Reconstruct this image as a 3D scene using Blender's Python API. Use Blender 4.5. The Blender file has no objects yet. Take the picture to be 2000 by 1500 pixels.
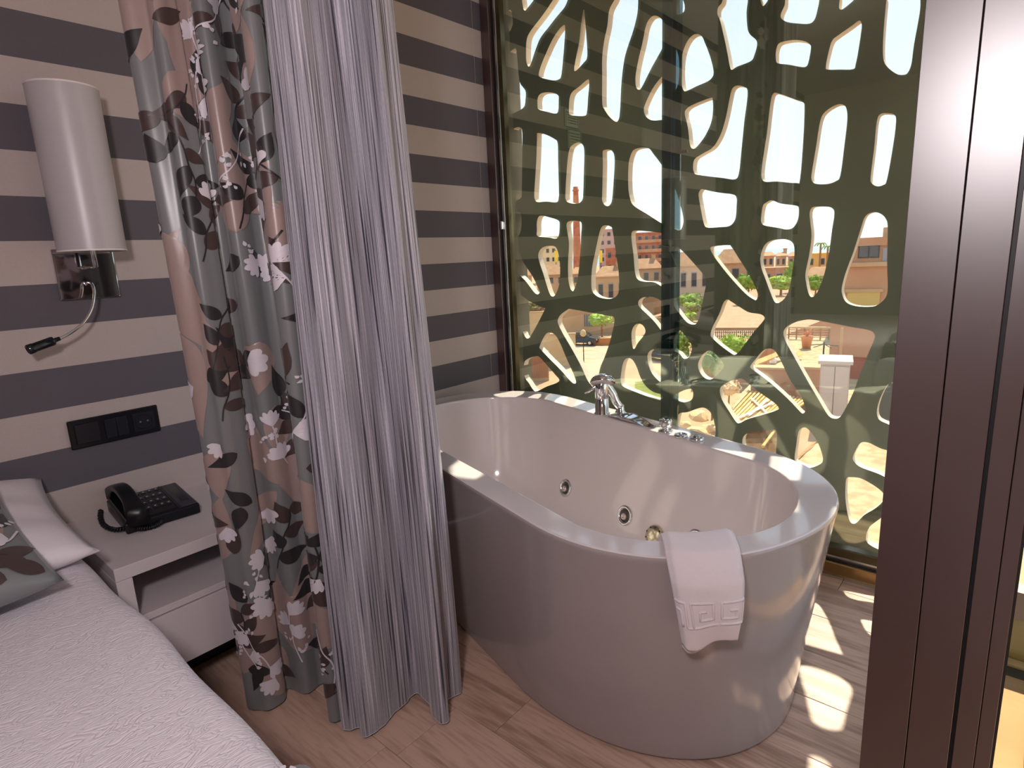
import bpy, bmesh, math, random
import numpy as np
from mathutils import Vector, Matrix
from mathutils.bvhtree import BVHTree

# ---------------------------------------------------------------- camera / world / lights
SC = bpy.context.scene
COL = SC.collection
CAM_H = 1.13
F_PX = 1161.34
YAW, PITCH, ROLL = 0.7215198, -0.20860556, -0.04855428
_f = np.array([math.cos(YAW)*math.cos(PITCH), math.sin(YAW)*math.cos(PITCH), math.sin(PITCH)])
_r = np.cross(_f, [0, 0, 1]); _r /= np.linalg.norm(_r)
_u = np.cross(_r, _f)
_c, _s = math.cos(ROLL), math.sin(ROLL)
R_ = _c*_r + _s*_u
U_ = -_s*_r + _c*_u
cam_data = bpy.data.cameras.new('camera')
cam_data.sensor_width = 36.0
cam_data.lens = F_PX/2000*36.0
cam_data.clip_start = 0.02
cam_data.clip_end = 2000
cam = bpy.data.objects.new('camera', cam_data)
COL.objects.link(cam)
M = Matrix(((R_[0], U_[0], -_f[0], 0), (R_[1], U_[1], -_f[1], 0), (R_[2], U_[2], -_f[2], CAM_H), (0, 0, 0, 1)))
cam.matrix_world = M
SC.camera = cam

world = bpy.data.worlds.new('sky_world')
SC.world = world
world.use_nodes = True
wn = world.node_tree.nodes; wl = world.node_tree.links
wn.clear()
w_out = wn.new('ShaderNodeOutputWorld'); w_bg = wn.new('ShaderNodeBackground')
w_tc = wn.new('ShaderNodeTexCoord'); w_sep = wn.new('ShaderNodeSeparateXYZ'); w_ramp = wn.new('ShaderNodeValToRGB')
wl.new(w_tc.outputs['Generated'], w_sep.inputs[0]); wl.new(w_sep.outputs['Z'], w_ramp.inputs[0])
w_ramp.color_ramp.elements[0].position = 0.0; w_ramp.color_ramp.elements[0].color = (0.95, 0.97, 1.0, 1)
w_ramp.color_ramp.elements[1].position = 0.9; w_ramp.color_ramp.elements[1].color = (0.40, 0.62, 1.0, 1)
wl.new(w_ramp.outputs[0], w_bg.inputs[0]); w_bg.inputs[1].default_value = 1.8
wl.new(w_bg.outputs[0], w_out.inputs[0])

SUN_EL, SUN_PH = math.radians(51.0), math.radians(8.5)
sun_d = bpy.data.lights.new('sun', 'SUN'); sun_d.energy = 12.5; sun_d.angle = math.radians(0.6); sun_d.color = (1.0, 0.90, 0.72)
sun = bpy.data.objects.new('sun', sun_d); COL.objects.link(sun)
sdir = Vector((math.cos(SUN_EL)*math.cos(SUN_PH), math.cos(SUN_EL)*math.sin(SUN_PH), math.sin(SUN_EL)))
sun.rotation_euler = sdir.to_track_quat('Z', 'Y').to_euler()
sun.location = (6, 5, 9)

# the photographer's flash head, held up behind the camera
fl_d = bpy.data.lights.new('camera_flash', 'AREA'); fl_d.shape = 'DISK'; fl_d.size = 0.16; fl_d.energy = 13; fl_d.color = (1.0, 0.90, 0.92)
fl = bpy.data.objects.new('camera_flash', fl_d); COL.objects.link(fl)
fl.location = (-0.20, 0.07, 1.48)
fl.rotation_euler = Vector((-math.cos(YAW), -math.sin(YAW), 0.22)).to_track_quat('Z', 'Y').to_euler()
# added overhead fill light without a fixture, lifts the bedroom's brightness
cl_d = bpy.data.lights.new('room_fill_light', 'AREA'); cl_d.shape = 'DISK'; cl_d.size = 0.7; cl_d.energy = 3; cl_d.color = (1.0, 0.90, 0.90)
cl = bpy.data.objects.new('room_fill_light', cl_d); COL.objects.link(cl)
cl.location = (-0.6, -0.5, 2.55)

vs = SC.view_settings
vs.view_transform = 'Standard'; vs.look = 'None'; vs.exposure = 0.0; vs.gamma = 1.0; vs.use_curve_mapping = False

# ---------------------------------------------------------------- pixel helpers (directions only; distance from the surface touched)
def ray(px, py):
    x = (px-1000)/F_PX; y = -(py-750)/F_PX
    return x*R_ + y*U_ + _f
CAM = np.array([0, 0, CAM_H])
def onZ(px, py, z): D = ray(px, py); return CAM + D*((z-CAM_H)/D[2])
def onY(px, py, y): D = ray(px, py); return CAM + D*(y/D[1])
def onX(px, py, x): D = ray(px, py); return CAM + D*(x/D[0])
def onP(px, py, p0, n):
    D = ray(px, py); n = np.array(n, float); return CAM + D*(np.dot(np.array(p0)-CAM, n)/np.dot(D, n))
def atDist(px, py, d):
    D = ray(px, py); return CAM + D*(d/math.hypot(D[0], D[1]))

# ---------------------------------------------------------------- materials
MATS = {}
def mat(name, col, rough=0.5, metal=0.0, spec=0.5, coat=0.0, sheen=0.0, emit=0.0, bump=None, var=None, trans=0.0):
    if name in MATS: return MATS[name]
    m = bpy.data.materials.new(name); m.use_nodes = True
    nt = m.node_tree; b = nt.nodes['Principled BSDF']
    b.inputs['Base Color'].default_value = (*col, 1); b.inputs['Roughness'].default_value = rough
    b.inputs['Metallic'].default_value = metal; b.inputs['Specular IOR Level'].default_value = spec
    b.inputs['Coat Weight'].default_value = coat; b.inputs['Sheen Weight'].default_value = sheen
    if emit: b.inputs['Emission Color'].default_value = (*col, 1); b.inputs['Emission Strength'].default_value = emit
    if bump or var:
        tc = nt.nodes.new('ShaderNodeTexCoord')
    if bump:
        sc, st, di = bump
        n = nt.nodes.new('ShaderNodeTexNoise'); n.inputs['Scale'].default_value = sc; n.inputs['Detail'].default_value = 4
        bp = nt.nodes.new('ShaderNodeBump'); bp.inputs['Strength'].default_value = st; bp.inputs['Distance'].default_value = di
        nt.links.new(tc.outputs['Object'], n.inputs['Vector']); nt.links.new(n.outputs['Fac'], bp.inputs['Height']); nt.links.new(bp.outputs[0], b.inputs['Normal'])
    if var:
        sc, c2, lo, hi = var
        n2 = nt.nodes.new('ShaderNodeTexNoise'); n2.inputs['Scale'].default_value = sc; n2.inputs['Detail'].default_value = 5
        rp = nt.nodes.new('ShaderNodeValToRGB'); rp.color_ramp.elements[0].position = lo; rp.color_ramp.elements[1].position = hi
        rp.color_ramp.elements[0].color = (*col, 1); rp.color_ramp.elements[1].color = (*c2, 1)
        nt.links.new(tc.outputs['Object'], n2.inputs['Vector']); nt.links.new(n2.outputs['Fac'], rp.inputs[0]); nt.links.new(rp.outputs[0], b.inputs['Base Color'])
    MATS[name] = m
    return m
def nodes_of(m): return m.node_tree.nodes, m.node_tree.links, m.node_tree.nodes['Principled BSDF']

# striped wallpaper: equal bands by height
STRIPE = 0.10981; Z_EDGE0 = CAM_H + 0.55910326*1.948      # top edge of a dark band
m = mat('striped_wallpaper', (0.5, 0.45, 0.42), 0.75)
N, L, B = nodes_of(m)
tc = N.new('ShaderNodeTexCoord'); sp = N.new('ShaderNodeSeparateXYZ'); L.new(tc.outputs['Object'], sp.inputs[0])
ma = N.new('ShaderNodeMath'); ma.operation = 'SUBTRACT'; ma.inputs[0].default_value = Z_EDGE0 + STRIPE*20; L.new(sp.outputs['Z'], ma.inputs[1])
md = N.new('ShaderNodeMath'); md.operation = 'DIVIDE'; md.inputs[1].default_value = STRIPE*2; L.new(ma.outputs[0], md.inputs[0])
mf = N.new('ShaderNodeMath'); mf.operation = 'FRACT'; L.new(md.outputs[0], mf.inputs[0])
ml = N.new('ShaderNodeMath'); ml.operation = 'LESS_THAN'; ml.inputs[1].default_value = 0.5; L.new(mf.outputs[0], ml.inputs[0])
nz = N.new('ShaderNodeTexNoise'); nz.inputs['Scale'].default_value = 260; L.new(tc.outputs['Object'], nz.inputs['Vector'])
mixw = N.new('ShaderNodeMix'); mixw.data_type = 'RGBA'
mixw.inputs['A'].default_value = (0.52, 0.435, 0.415, 1); mixw.inputs['B'].default_value = (0.112, 0.098, 0.118, 1)
L.new(ml.outputs[0], mixw.inputs['Factor']); 
mv = N.new('ShaderNodeMix'); mv.data_type = 'RGBA'; mv.blend_type = 'MULTIPLY'; mv.inputs['Factor'].default_value = 0.18
L.new(mixw.outputs['Result'], mv.inputs['A']); L.new(nz.outputs['Color'], mv.inputs['B']); L.new(mv.outputs['Result'], B.inputs['Base Color'])
bp = N.new('ShaderNodeBump'); bp.inputs['Strength'].default_value = 0.12; bp.inputs['Distance'].default_value = 0.001; L.new(nz.outputs['Fac'], bp.inputs['Height']); L.new(bp.outputs[0], B.inputs['Normal'])

# oak floor boards (grain along Y)
def wood_mat(name, c1, c2, sx, sy, sz, rough=0.45):
    m = mat(name, c1, rough)
    N, L, B = nodes_of(m)
    tc = N.new('ShaderNodeTexCoord'); mp = N.new('ShaderNodeMapping'); mp.inputs['Scale'].default_value = (sx, sy, sz)
    oi = N.new('ShaderNodeObjectInfo'); ad = N.new('ShaderNodeVectorMath'); ad.operation = 'ADD'
    mu = N.new('ShaderNodeVectorMath'); mu.operation = 'SCALE'; mu.inputs['Scale'].default_value = 37.0
    cb = N.new('ShaderNodeCombineXYZ'); L.new(oi.outputs['Random'], cb.inputs[0]); L.new(oi.outputs['Random'], cb.inputs[2]); L.new(cb.outputs[0], mu.inputs[0])
    L.new(tc.outputs['Object'], ad.inputs[0]); L.new(mu.outputs[0], ad.inputs[1]); L.new(ad.outputs[0], mp.inputs[0])
    n1 = N.new('ShaderNodeTexNoise'); n1.inputs['Scale'].default_value = 1.0; n1.inputs['Detail'].default_value = 3; n1.inputs['Distortion'].default_value = 0.6; L.new(mp.outputs[0], n1.inputs['Vector'])
    wv = N.new('ShaderNodeMath'); wv.operation = 'MULTIPLY'; wv.inputs[1].default_value = 14.0; L.new(n1.outputs['Fac'], wv.inputs[0])
    sn = N.new('ShaderNodeMath'); sn.operation = 'SINE'; L.new(wv.outputs[0], sn.inputs[0])
    n2 = N.new('ShaderNodeTexNoise'); n2.inputs['Scale'].default_value = 9.0; n2.inputs['Detail'].default_value = 6; L.new(mp.outputs[0], n2.inputs['Vector'])
    a2 = N.new('ShaderNodeMath'); a2.operation = 'MULTIPLY_ADD'; a2.inputs[1].default_value = 0.22; L.new(sn.outputs[0], a2.inputs[0]); L.new(n2.outputs['Fac'], a2.inputs[2])
    rp = N.new('ShaderNodeValToRGB'); rp.color_ramp.elements[0].position = 0.25; rp.color_ramp.elements[1].position = 0.72
    rp.color_ramp.elements[0].color = (*c2, 1); rp.color_ramp.elements[1].color = (*c1, 1)
    L.new(a2.outputs[0], rp.inputs[0]); L.new(rp.outputs[0], B.inputs['Base Color'])
    return m
M_PLANK = wood_mat('oak_boards', (0.60, 0.40, 0.315), (0.36, 0.225, 0.165), 14, 1.3, 14)
M_WALLP = MATS['striped_wallpaper']
M_PLAIN = mat('plain_plaster', (0.62, 0.56, 0.55), 0.8)
M_CEIL = mat('ceiling_white', (0.72, 0.68, 0.67), 0.85)
M_BRONZE = mat('bronze_aluminium', (0.055, 0.021, 0.018), 0.36, 0.0, spec=1.0)
N, L, B = nodes_of(M_BRONZE); B.inputs['IOR'].default_value = 1.75
M_BLACK = mat('black_rubber', (0.012, 0.011, 0.012), 0.5)
M_STEEL = mat('brushed_steel', (0.55, 0.53, 0.50), 0.25, 1.0)
M_CHROME = mat('chrome', (0.80, 0.80, 0.82), 0.06, 1.0)
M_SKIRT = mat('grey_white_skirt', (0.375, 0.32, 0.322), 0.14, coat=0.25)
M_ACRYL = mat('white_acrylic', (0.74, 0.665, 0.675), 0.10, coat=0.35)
M_SCREEN = mat('facade_screen_paint', (0.125, 0.122, 0.092), 0.65, bump=(90, 0.1, 0.002))
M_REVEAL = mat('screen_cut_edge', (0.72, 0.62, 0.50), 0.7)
M_DARKPOST = mat('dark_teal_metal', (0.012, 0.035, 0.04), 0.3, 0.2)
def glass_mat(name, tint, strength=1.0, f0=0.04):
    m = bpy.data.materials.new(name); m.use_nodes = True; nt = m.node_tree; nt.nodes.clear()
    o = nt.nodes.new('ShaderNodeOutputMaterial'); t = nt.nodes.new('ShaderNodeBsdfTransparent'); g = nt.nodes.new('ShaderNodeBsdfGlossy')
    fr = nt.nodes.new('ShaderNodeFresnel'); fr.inputs[0].default_value = 1.55; mx = nt.nodes.new('ShaderNodeMixShader')
    k = nt.nodes.new('ShaderNodeMath'); k.operation = 'MULTIPLY_ADD'; k.inputs[1].default_value = strength; k.inputs[2].default_value = f0; k.use_clamp = True
    ge = nt.nodes.new('ShaderNodeNewGeometry'); io = nt.nodes.new('ShaderNodeMath'); io.operation = 'MULTIPLY_ADD'; io.inputs[1].default_value = 1/1.55-1.55; io.inputs[2].default_value = 1.55
    nt.links.new(ge.outputs['Backfacing'], io.inputs[0]); nt.links.new(io.outputs[0], fr.inputs[0])
    t.inputs[0].default_value = (*tint, 1); g.inputs['Roughness'].default_value = 0.0; g.inputs['Color'].default_value = (0.88, 1.0, 0.80, 1)
    nt.links.new(fr.outputs[0], k.inputs[0]); nt.links.new(k.outputs[0], mx.inputs[0]); nt.links.new(t.outputs[0], mx.inputs[1]); nt.links.new(g.outputs[0], mx.inputs[2]); nt.links.new(mx.outputs[0], o.inputs[0])
    MATS[name] = m; return m
M_GLASS = glass_mat('tinted_glass', (0.95, 0.97, 0.945), 1.0, 0.15)

# ---------------------------------------------------------------- mesh helpers
def origin_of(p):
    v = Vector((0, 0, 0))
    while p is not None: v += p.location; p = p.parent
    return v
def obj(name, V, F, mtl, parent=None, smooth=False, uv=None, loc=None):
    """one mesh object from world-space vertices"""
    me = bpy.data.meshes.new(name)
    off = origin_of(parent)
    l0 = Vector(loc) if loc is not None else Vector((0, 0, 0))
    off2 = off + (l0 - off if loc is not None else Vector((0, 0, 0)))
    me.from_pydata([(v[0]-off2.x, v[1]-off2.y, v[2]-off2.z) for v in V], [], [tuple(f) for f in F])
    if isinstance(mtl, (list, tuple)):
        for q in mtl: me.materials.append(q)
    else: me.materials.append(mtl)
    if smooth: me.polygons.foreach_set('use_smooth', [True]*len(me.polygons))
    if uv is not None:
        ul = me.uv_layers.new(name='UVMap')
        idx = np.zeros(len(me.loops), dtype=np.int32); me.loops.foreach_get('vertex_index', idx)
        ul.data.foreach_set('uv', np.asarray(uv, dtype=np.float32)[idx].ravel())
    me.update()
    o = bpy.data.objects.new(name, me); COL.objects.link(o)
    if parent is not None: o.parent = parent
    if loc is not None: o.location = l0 - off
    return o
def empty(name, loc):
    o = bpy.data.objects.new(name, None); COL.objects.link(o); o.location = Vector(loc); o.empty_display_size = 0.05
    return o
def tag(o, label=None, cat=None, group=None, kind=None):
    if label: o['label'] = label
    if cat: o['category'] = cat
    if group: o['group'] = group
    if kind: o['kind'] = kind
    return o
def thing(name, loc, label, cat, group=None): return tag(empty(name, loc), label, cat, group)
def bm_out(bm):
    bm.verts.ensure_lookup_table()
    V = [tuple(v.co) for v in bm.verts]; F = [[v.index for v in f.verts] for f in bm.faces]
    bm.free(); return V, F
def box_vf(lo, hi, bev=0.0, seg=2, mtx=None):
    bm = bmesh.new(); bmesh.ops.create_cube(bm, size=1.0)
    lo = Vector(lo); hi = Vector(hi); c = (lo+hi)/2; s = hi-lo
    for v in bm.verts: v.co = Vector((v.co.x*s.x, v.co.y*s.y, v.co.z*s.z)) + c
    if bev > 0: bmesh.ops.bevel(bm, geom=bm.edges[:], offset=min(bev, min(abs(s.x), abs(s.y), abs(s.z))*0.49), segments=seg, affect='EDGES', profile=0.5)
    if mtx is not None: bm.transform(mtx)
    bm.normal_update(); bm.verts.index_update()
    return bm_out(bm)
def box(name, lo, hi, mtl, parent=None, bev=0.0, seg=2, mtx=None):
    V, F = box_vf(lo, hi, bev, seg, mtx); return obj(name, V, F, mtl, parent, smooth=False)
def join(*vfs):
    V, F = [], []
    for v, f in vfs:
        k = len(V); V += list(v); F += [[i+k for i in g] for g in f]
    return V, F
def tube_vf(pts, r, n=10, closed=False, cap=True):
    P = [Vector(p) for p in pts]; R = r if isinstance(r, (list, tuple)) else [r]*len(P)
    V, F = [], []; up = None
    for i, p in enumerate(P):
        a = P[i-1] if (i > 0 or closed) else P[i]; b = P[(i+1) % len(P)] if (i < len(P)-1 or closed) else P[i]
        t = (b-a).normalized()
        if up is None:
            up = Vector((0, 0, 1)) if abs(t.z) < 0.9 else Vector((1, 0, 0))
        up = (up - t*up.dot(t)).normalized(); s = t.cross(up)
        for k in range(n):
            an = 2*math.pi*k/n; V.append(tuple(p + (up*math.cos(an)+s*math.sin(an))*R[i]))
    m_ = len(P)
    for i in range(m_ if closed else m_-1):
        j = (i+1) % m_
        for k in range(n): F.append([i*n+k, i*n+(k+1) % n, j*n+(k+1) % n, j*n+k])
    if cap and not closed:
        F.append([k for k in range(n)][::-1]); F.append([(m_-1)*n+k for k in range(n)])
    return V, F
def lathe_vf(prof, n=32, mtx=None, cap=True):
    """prof: list of (radius, height) around local Z"""
    V, F = [], []
    for r, h in prof:
        for k in range(n):
            a = 2*math.pi*k/n; V.append(Vector((r*math.cos(a), r*math.sin(a), h)))
    for i in range(len(prof)-1):
        for k in range(n): F.append([i*n+k, i*n+(k+1) % n, (i+1)*n+(k+1) % n, (i+1)*n+k])
    if cap: F.append([k for k in range(n)][::-1]); F.append([(len(prof)-1)*n+k for k in range(n)])
    if mtx is not None: V = [mtx @ v for v in V]
    return [tuple(v) for v in V], F
def frame_mtx(loc, zaxis, xhint=(0, 0, 1)):
    z = Vector(zaxis).normalized(); x = Vector(xhint); x = x - z*x.dot(z)
    if x.length < 1e-5: x = Vector((1, 0, 0)) - z*z.x
    x.normalize(); y = z.cross(x)
    m = Matrix((x, y, z)).transposed().to_4x4(); m.translation = Vector(loc); return m
def grid_vf(fn, nu, nv):
    V = [tuple(fn(i/(nu-1), j/(nv-1))) for j in range(nv) for i in range(nu)]
    F = [[j*nu+i, j*nu+i+1, (j+1)*nu+i+1, (j+1)*nu+i] for j in range(nv-1) for i in range(nu-1)]
    return V, F
def smooth_curve(pts, n=6, closed=False):
    """Catmull-Rom through points"""
    P = [np.array(p, float) for p in pts]; m_ = len(P); out = []
    for i in range(m_ if closed else m_-1):
        p0 = P[i-1] if (i > 0 or closed) else P[0]; p1 = P[i]; p2 = P[(i+1) % m_]; p3 = P[(i+2) % m_] if (i+2 < m_ or closed) else P[-1]
        for k in range(n):
            t = k/n; out.append(0.5*((2*p1)+(-p0+p2)*t+(2*p0-5*p1+4*p2-p3)*t*t+(-p0+3*p1-3*p2+p3)*t**3))
    if not closed: out.append(P[-1])
    return out

# ---------------------------------------------------------------- the room
WY = 1.948; WX = 2.123; SX = 2.315; CEIL = 2.60
BX0, BY0 = -2.6, -2.4
o = box('wall_left', (BX0, WY, 0), (WX+0.06, WY+0.12, CEIL), M_WALLP); tag(o, kind='structure')
o2 = box('wall_outside', (WX+0.06, WY, -0.3), (SX+0.06, WY+0.12, CEIL+0.25), mat('olive_outer_wall', (0.16, 0.145, 0.105), 0.8)); tag(o2, kind='structure')
box('wall_paper_seam', (WX-0.055, WY-0.0006, 0), (WX-0.0545, WY, CEIL), M_PLAIN, o)
o = box('wall_back', (BX0-0.1, BY0, 0), (BX0, WY, CEIL), M_PLAIN); tag(o, kind='structure')
o = box('wall_right', (BX0, BY0-0.1, 0), (1.0, BY0, CEIL), M_PLAIN); tag(o, kind='structure')
bay = empty('window_2', (1.6, 0.05, 0)); tag(bay, kind='structure')
box('pane', (1.06, 0.115, 0.05), (WX, 0.123, CEIL-0.05), glass_mat('bay_glass', (0.95, 0.96, 0.95), 1.0, 0.02), bay)
box('bottom_rail', (1.06, 0.09, 0.0), (WX, 0.14, 0.05), M_BRONZE, bay, 0.003)
box('top_rail', (1.06, 0.09, CEIL-0.05), (WX, 0.14, CEIL), M_BRONZE, bay, 0.003)
box('corner_post', (WX, 0.09, 0.0), (WX+0.06, 0.16, CEIL), M_BRONZE, bay, 0.003)
o = box('ceiling', (BX0, BY0, CEIL), (WX+0.10, WY+0.12, CEIL+0.25), M_CEIL); tag(o, kind='structure')
# floor: slab with boards laid along the window direction
fl_slab = box('floor', (BX0, BY0, -0.2), (WX+0.1, WY, -0.012), mat('floor_slab', (0.10, 0.07, 0.05), 0.9)); tag(fl_slab, kind='structure')
rng = random.Random(4)
PW, PL = 0.192, 1.285
cols = int((WX+0.1-BX0)/PW)+1
for i in range(cols):
    x1 = WX+0.1 - i*PW; x0 = max(x1-PW+0.0012, BX0)
    if x1 < -0.4:
        continue
    y = WY - rng.random()*PL*0.9
    segs = [(y, WY)]
    yy = y
    while yy > BY0 + 0.01:
        segs.append((max(yy-PL, BY0), yy)); yy -= PL
    for a, b in segs:
        if x0 > 1.0 and b < -0.02: continue
        if x0 > 1.0: a = max(a, -0.02)
        if b-a < 0.02: continue
        V, F = box_vf((x0, a+0.0006, -0.012), (x1, b-0.0006, 0.0), 0.0012, 1)
        obj('plank', V, F, M_PLANK, fl_slab, loc=((x0+x1)/2, (a+b)/2, 0))
box('floor_far_part', (BX0, BY0, -0.012), (-0.4-PW, WY, 0.0), M_PLANK, fl_slab)

# ---------------------------------------------------------------- window_1: bronze frame, glass, mullion
win = empty('window_1', (WX, 1.0, 0)); tag(win, kind='structure')
GX = WX + 0.035
box('corner_jamb', (WX-0.005, WY-0.048, 0), (WX+0.055, WY, CEIL), M_BRONZE, win, 0.003)
box('gasket', (WX+0.012, WY-0.058, 0), (WX+0.05, WY-0.048, CEIL), M_BLACK, win)
box('glazing_bead', (WX+0.014, WY-0.073, 0), (WX+0.05, WY-0.058, CEIL), M_STEEL, win, 0.003)
box('bead_stile', (WX+0.02, WY-0.093, 0), (WX+0.05, WY-0.073, CEIL), mat('olive_metal', (0.10, 0.085, 0.045), 0.3, 0.7), win, 0.002)
# bottom rail: bronze sill, black track, steel lip
box('sill_profile', (WX-0.012, 0.12, 0.0), (WX+0.06, WY-0.05, 0.052), mat('sill_brass_tone', (0.30, 0.19, 0.08), 0.28, 0.8), win, 0.004)
box('floor_bead', (WX-0.020, 0.12, 0.0), (WX-0.012, WY-0.05, 0.008), M_STEEL, win)
box('track_groove', (WX+0.0, 0.12, 0.052), (WX+0.06, WY-0.05, 0.060), M_BLACK, win)
box('sash_rail', (WX+0.012, 0.12, 0.060), (WX+0.055, WY-0.093, 0.098), mat('olive_metal', (0, 0, 0)), win, 0.004)
box('rail_lip', (WX+0.006, 0.12, 0.060), (WX+0.012, WY-0.093, 0.070), M_STEEL, win)
box('top_rail', (WX-0.005, 0.12, CEIL-0.06), (WX+0.06, WY-0.05, CEIL), M_BRONZE, win, 0.003)
box('pane', (GX, 0.12, 0.09), (GX+0.008, WY-0.09, CEIL-0.05), M_GLASS, win)
my0 = onX(1327, 300, WX+0.05)[1]; my1 = onX(1292, 300, WX+0.05)[1]; mym = onX(1311, 300, WX+0.05)[1]
box('mullion', (WX+0.05, mym, 0.06), (WX+0.085, my1, CEIL-0.05), M_DARKPOST, win, 0.002)
box('mullion_glass', (WX+0.055, my0, 0.06), (WX+0.065, mym, CEIL-0.05), glass_mat('dark_glass_strip', (0.30, 0.42, 0.46), 1.0, 0.03), win)
h = onX(1335, 296, WX+0.05)
box('latch', (WX+0.047, h[1]-0.014, h[2]-0.006), (WX+0.06, h[1]+0.02, h[2]+0.006), M_BLACK, win, 0.002)
h = onX(983, 440, WX+0.01)
box('hinge', (WX+0.002, WY-0.064, h[2]-0.02), (WX+0.014, WY-0.050, h[2]+0.02), M_CHROME, win, 0.004)

# tall bronze post of the glazed door on the right (stands at the room's outer wall line)
XP = 1.0
ya = [math.tan(math.radians(a))*XP for a in (8.0, 4.55, 1.50, 1.20, -0.28, -1.31)]
post = empty('door_1', (XP, 0.05, 0)); tag(post, kind='structure')
box('post_profile', (XP, ya[1]+0.0007, 0), (XP+0.06, ya[0], CEIL), M_BRONZE, post, 0.0006)
box('post_profile', (XP+0.0005, ya[2], 0), (XP+0.06, ya[1]-0.0007, CEIL), M_BRONZE, post, 0.0006)
box('post_groove', (XP+0.012, ya[3]-0.001, 0), (XP+0.06, ya[2]+0.001, CEIL), M_BLACK, post)
box('post_profile', (XP+0.0008, ya[4]+0.0005, 0), (XP+0.06, ya[3], CEIL), M_BRONZE, post, 0.0006)
box('post_profile', (XP+0.0008, ya[5], 0), (XP+0.055, ya[4]-0.0005, CEIL), M_BRONZE, post, 0.0006)
box('post_core', (XP+0.02, ya[5]+0.002, 0), (XP+0.055, ya[0]-0.002, CEIL), M_BLACK, post)
box('gasket', (XP+0.004, ya[5]-0.0035, 0), (XP+0.05, ya[5], CEIL), M_BLACK, post)
box('pane', (XP+0.02, -1.6, 0.05), (XP+0.028, ya[5]-0.003, CEIL-0.05), glass_mat('clear_glass', (0.93, 0.95, 0.93), 1.0, 0.01), post)
box('bottom_rail', (XP+0.0, -1.6, 0.0), (XP+0.05, ya[5]-0.003, 0.05), M_BRONZE, post, 0.003)
box('top_rail', (XP+0.0, -1.6, CEIL-0.05), (XP+0.05, ya[5]-0.003, CEIL), M_BRONZE, post, 0.003)
box('far_stile', (XP+0.0, -1.68, 0.0), (XP+0.055, -1.6, CEIL), M_BRONZE, post, 0.003)
o = box('wall_front', (1.0, BY0, 0), (1.1, -1.68, CEIL), M_PLAIN); tag(o, kind='structure')
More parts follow.
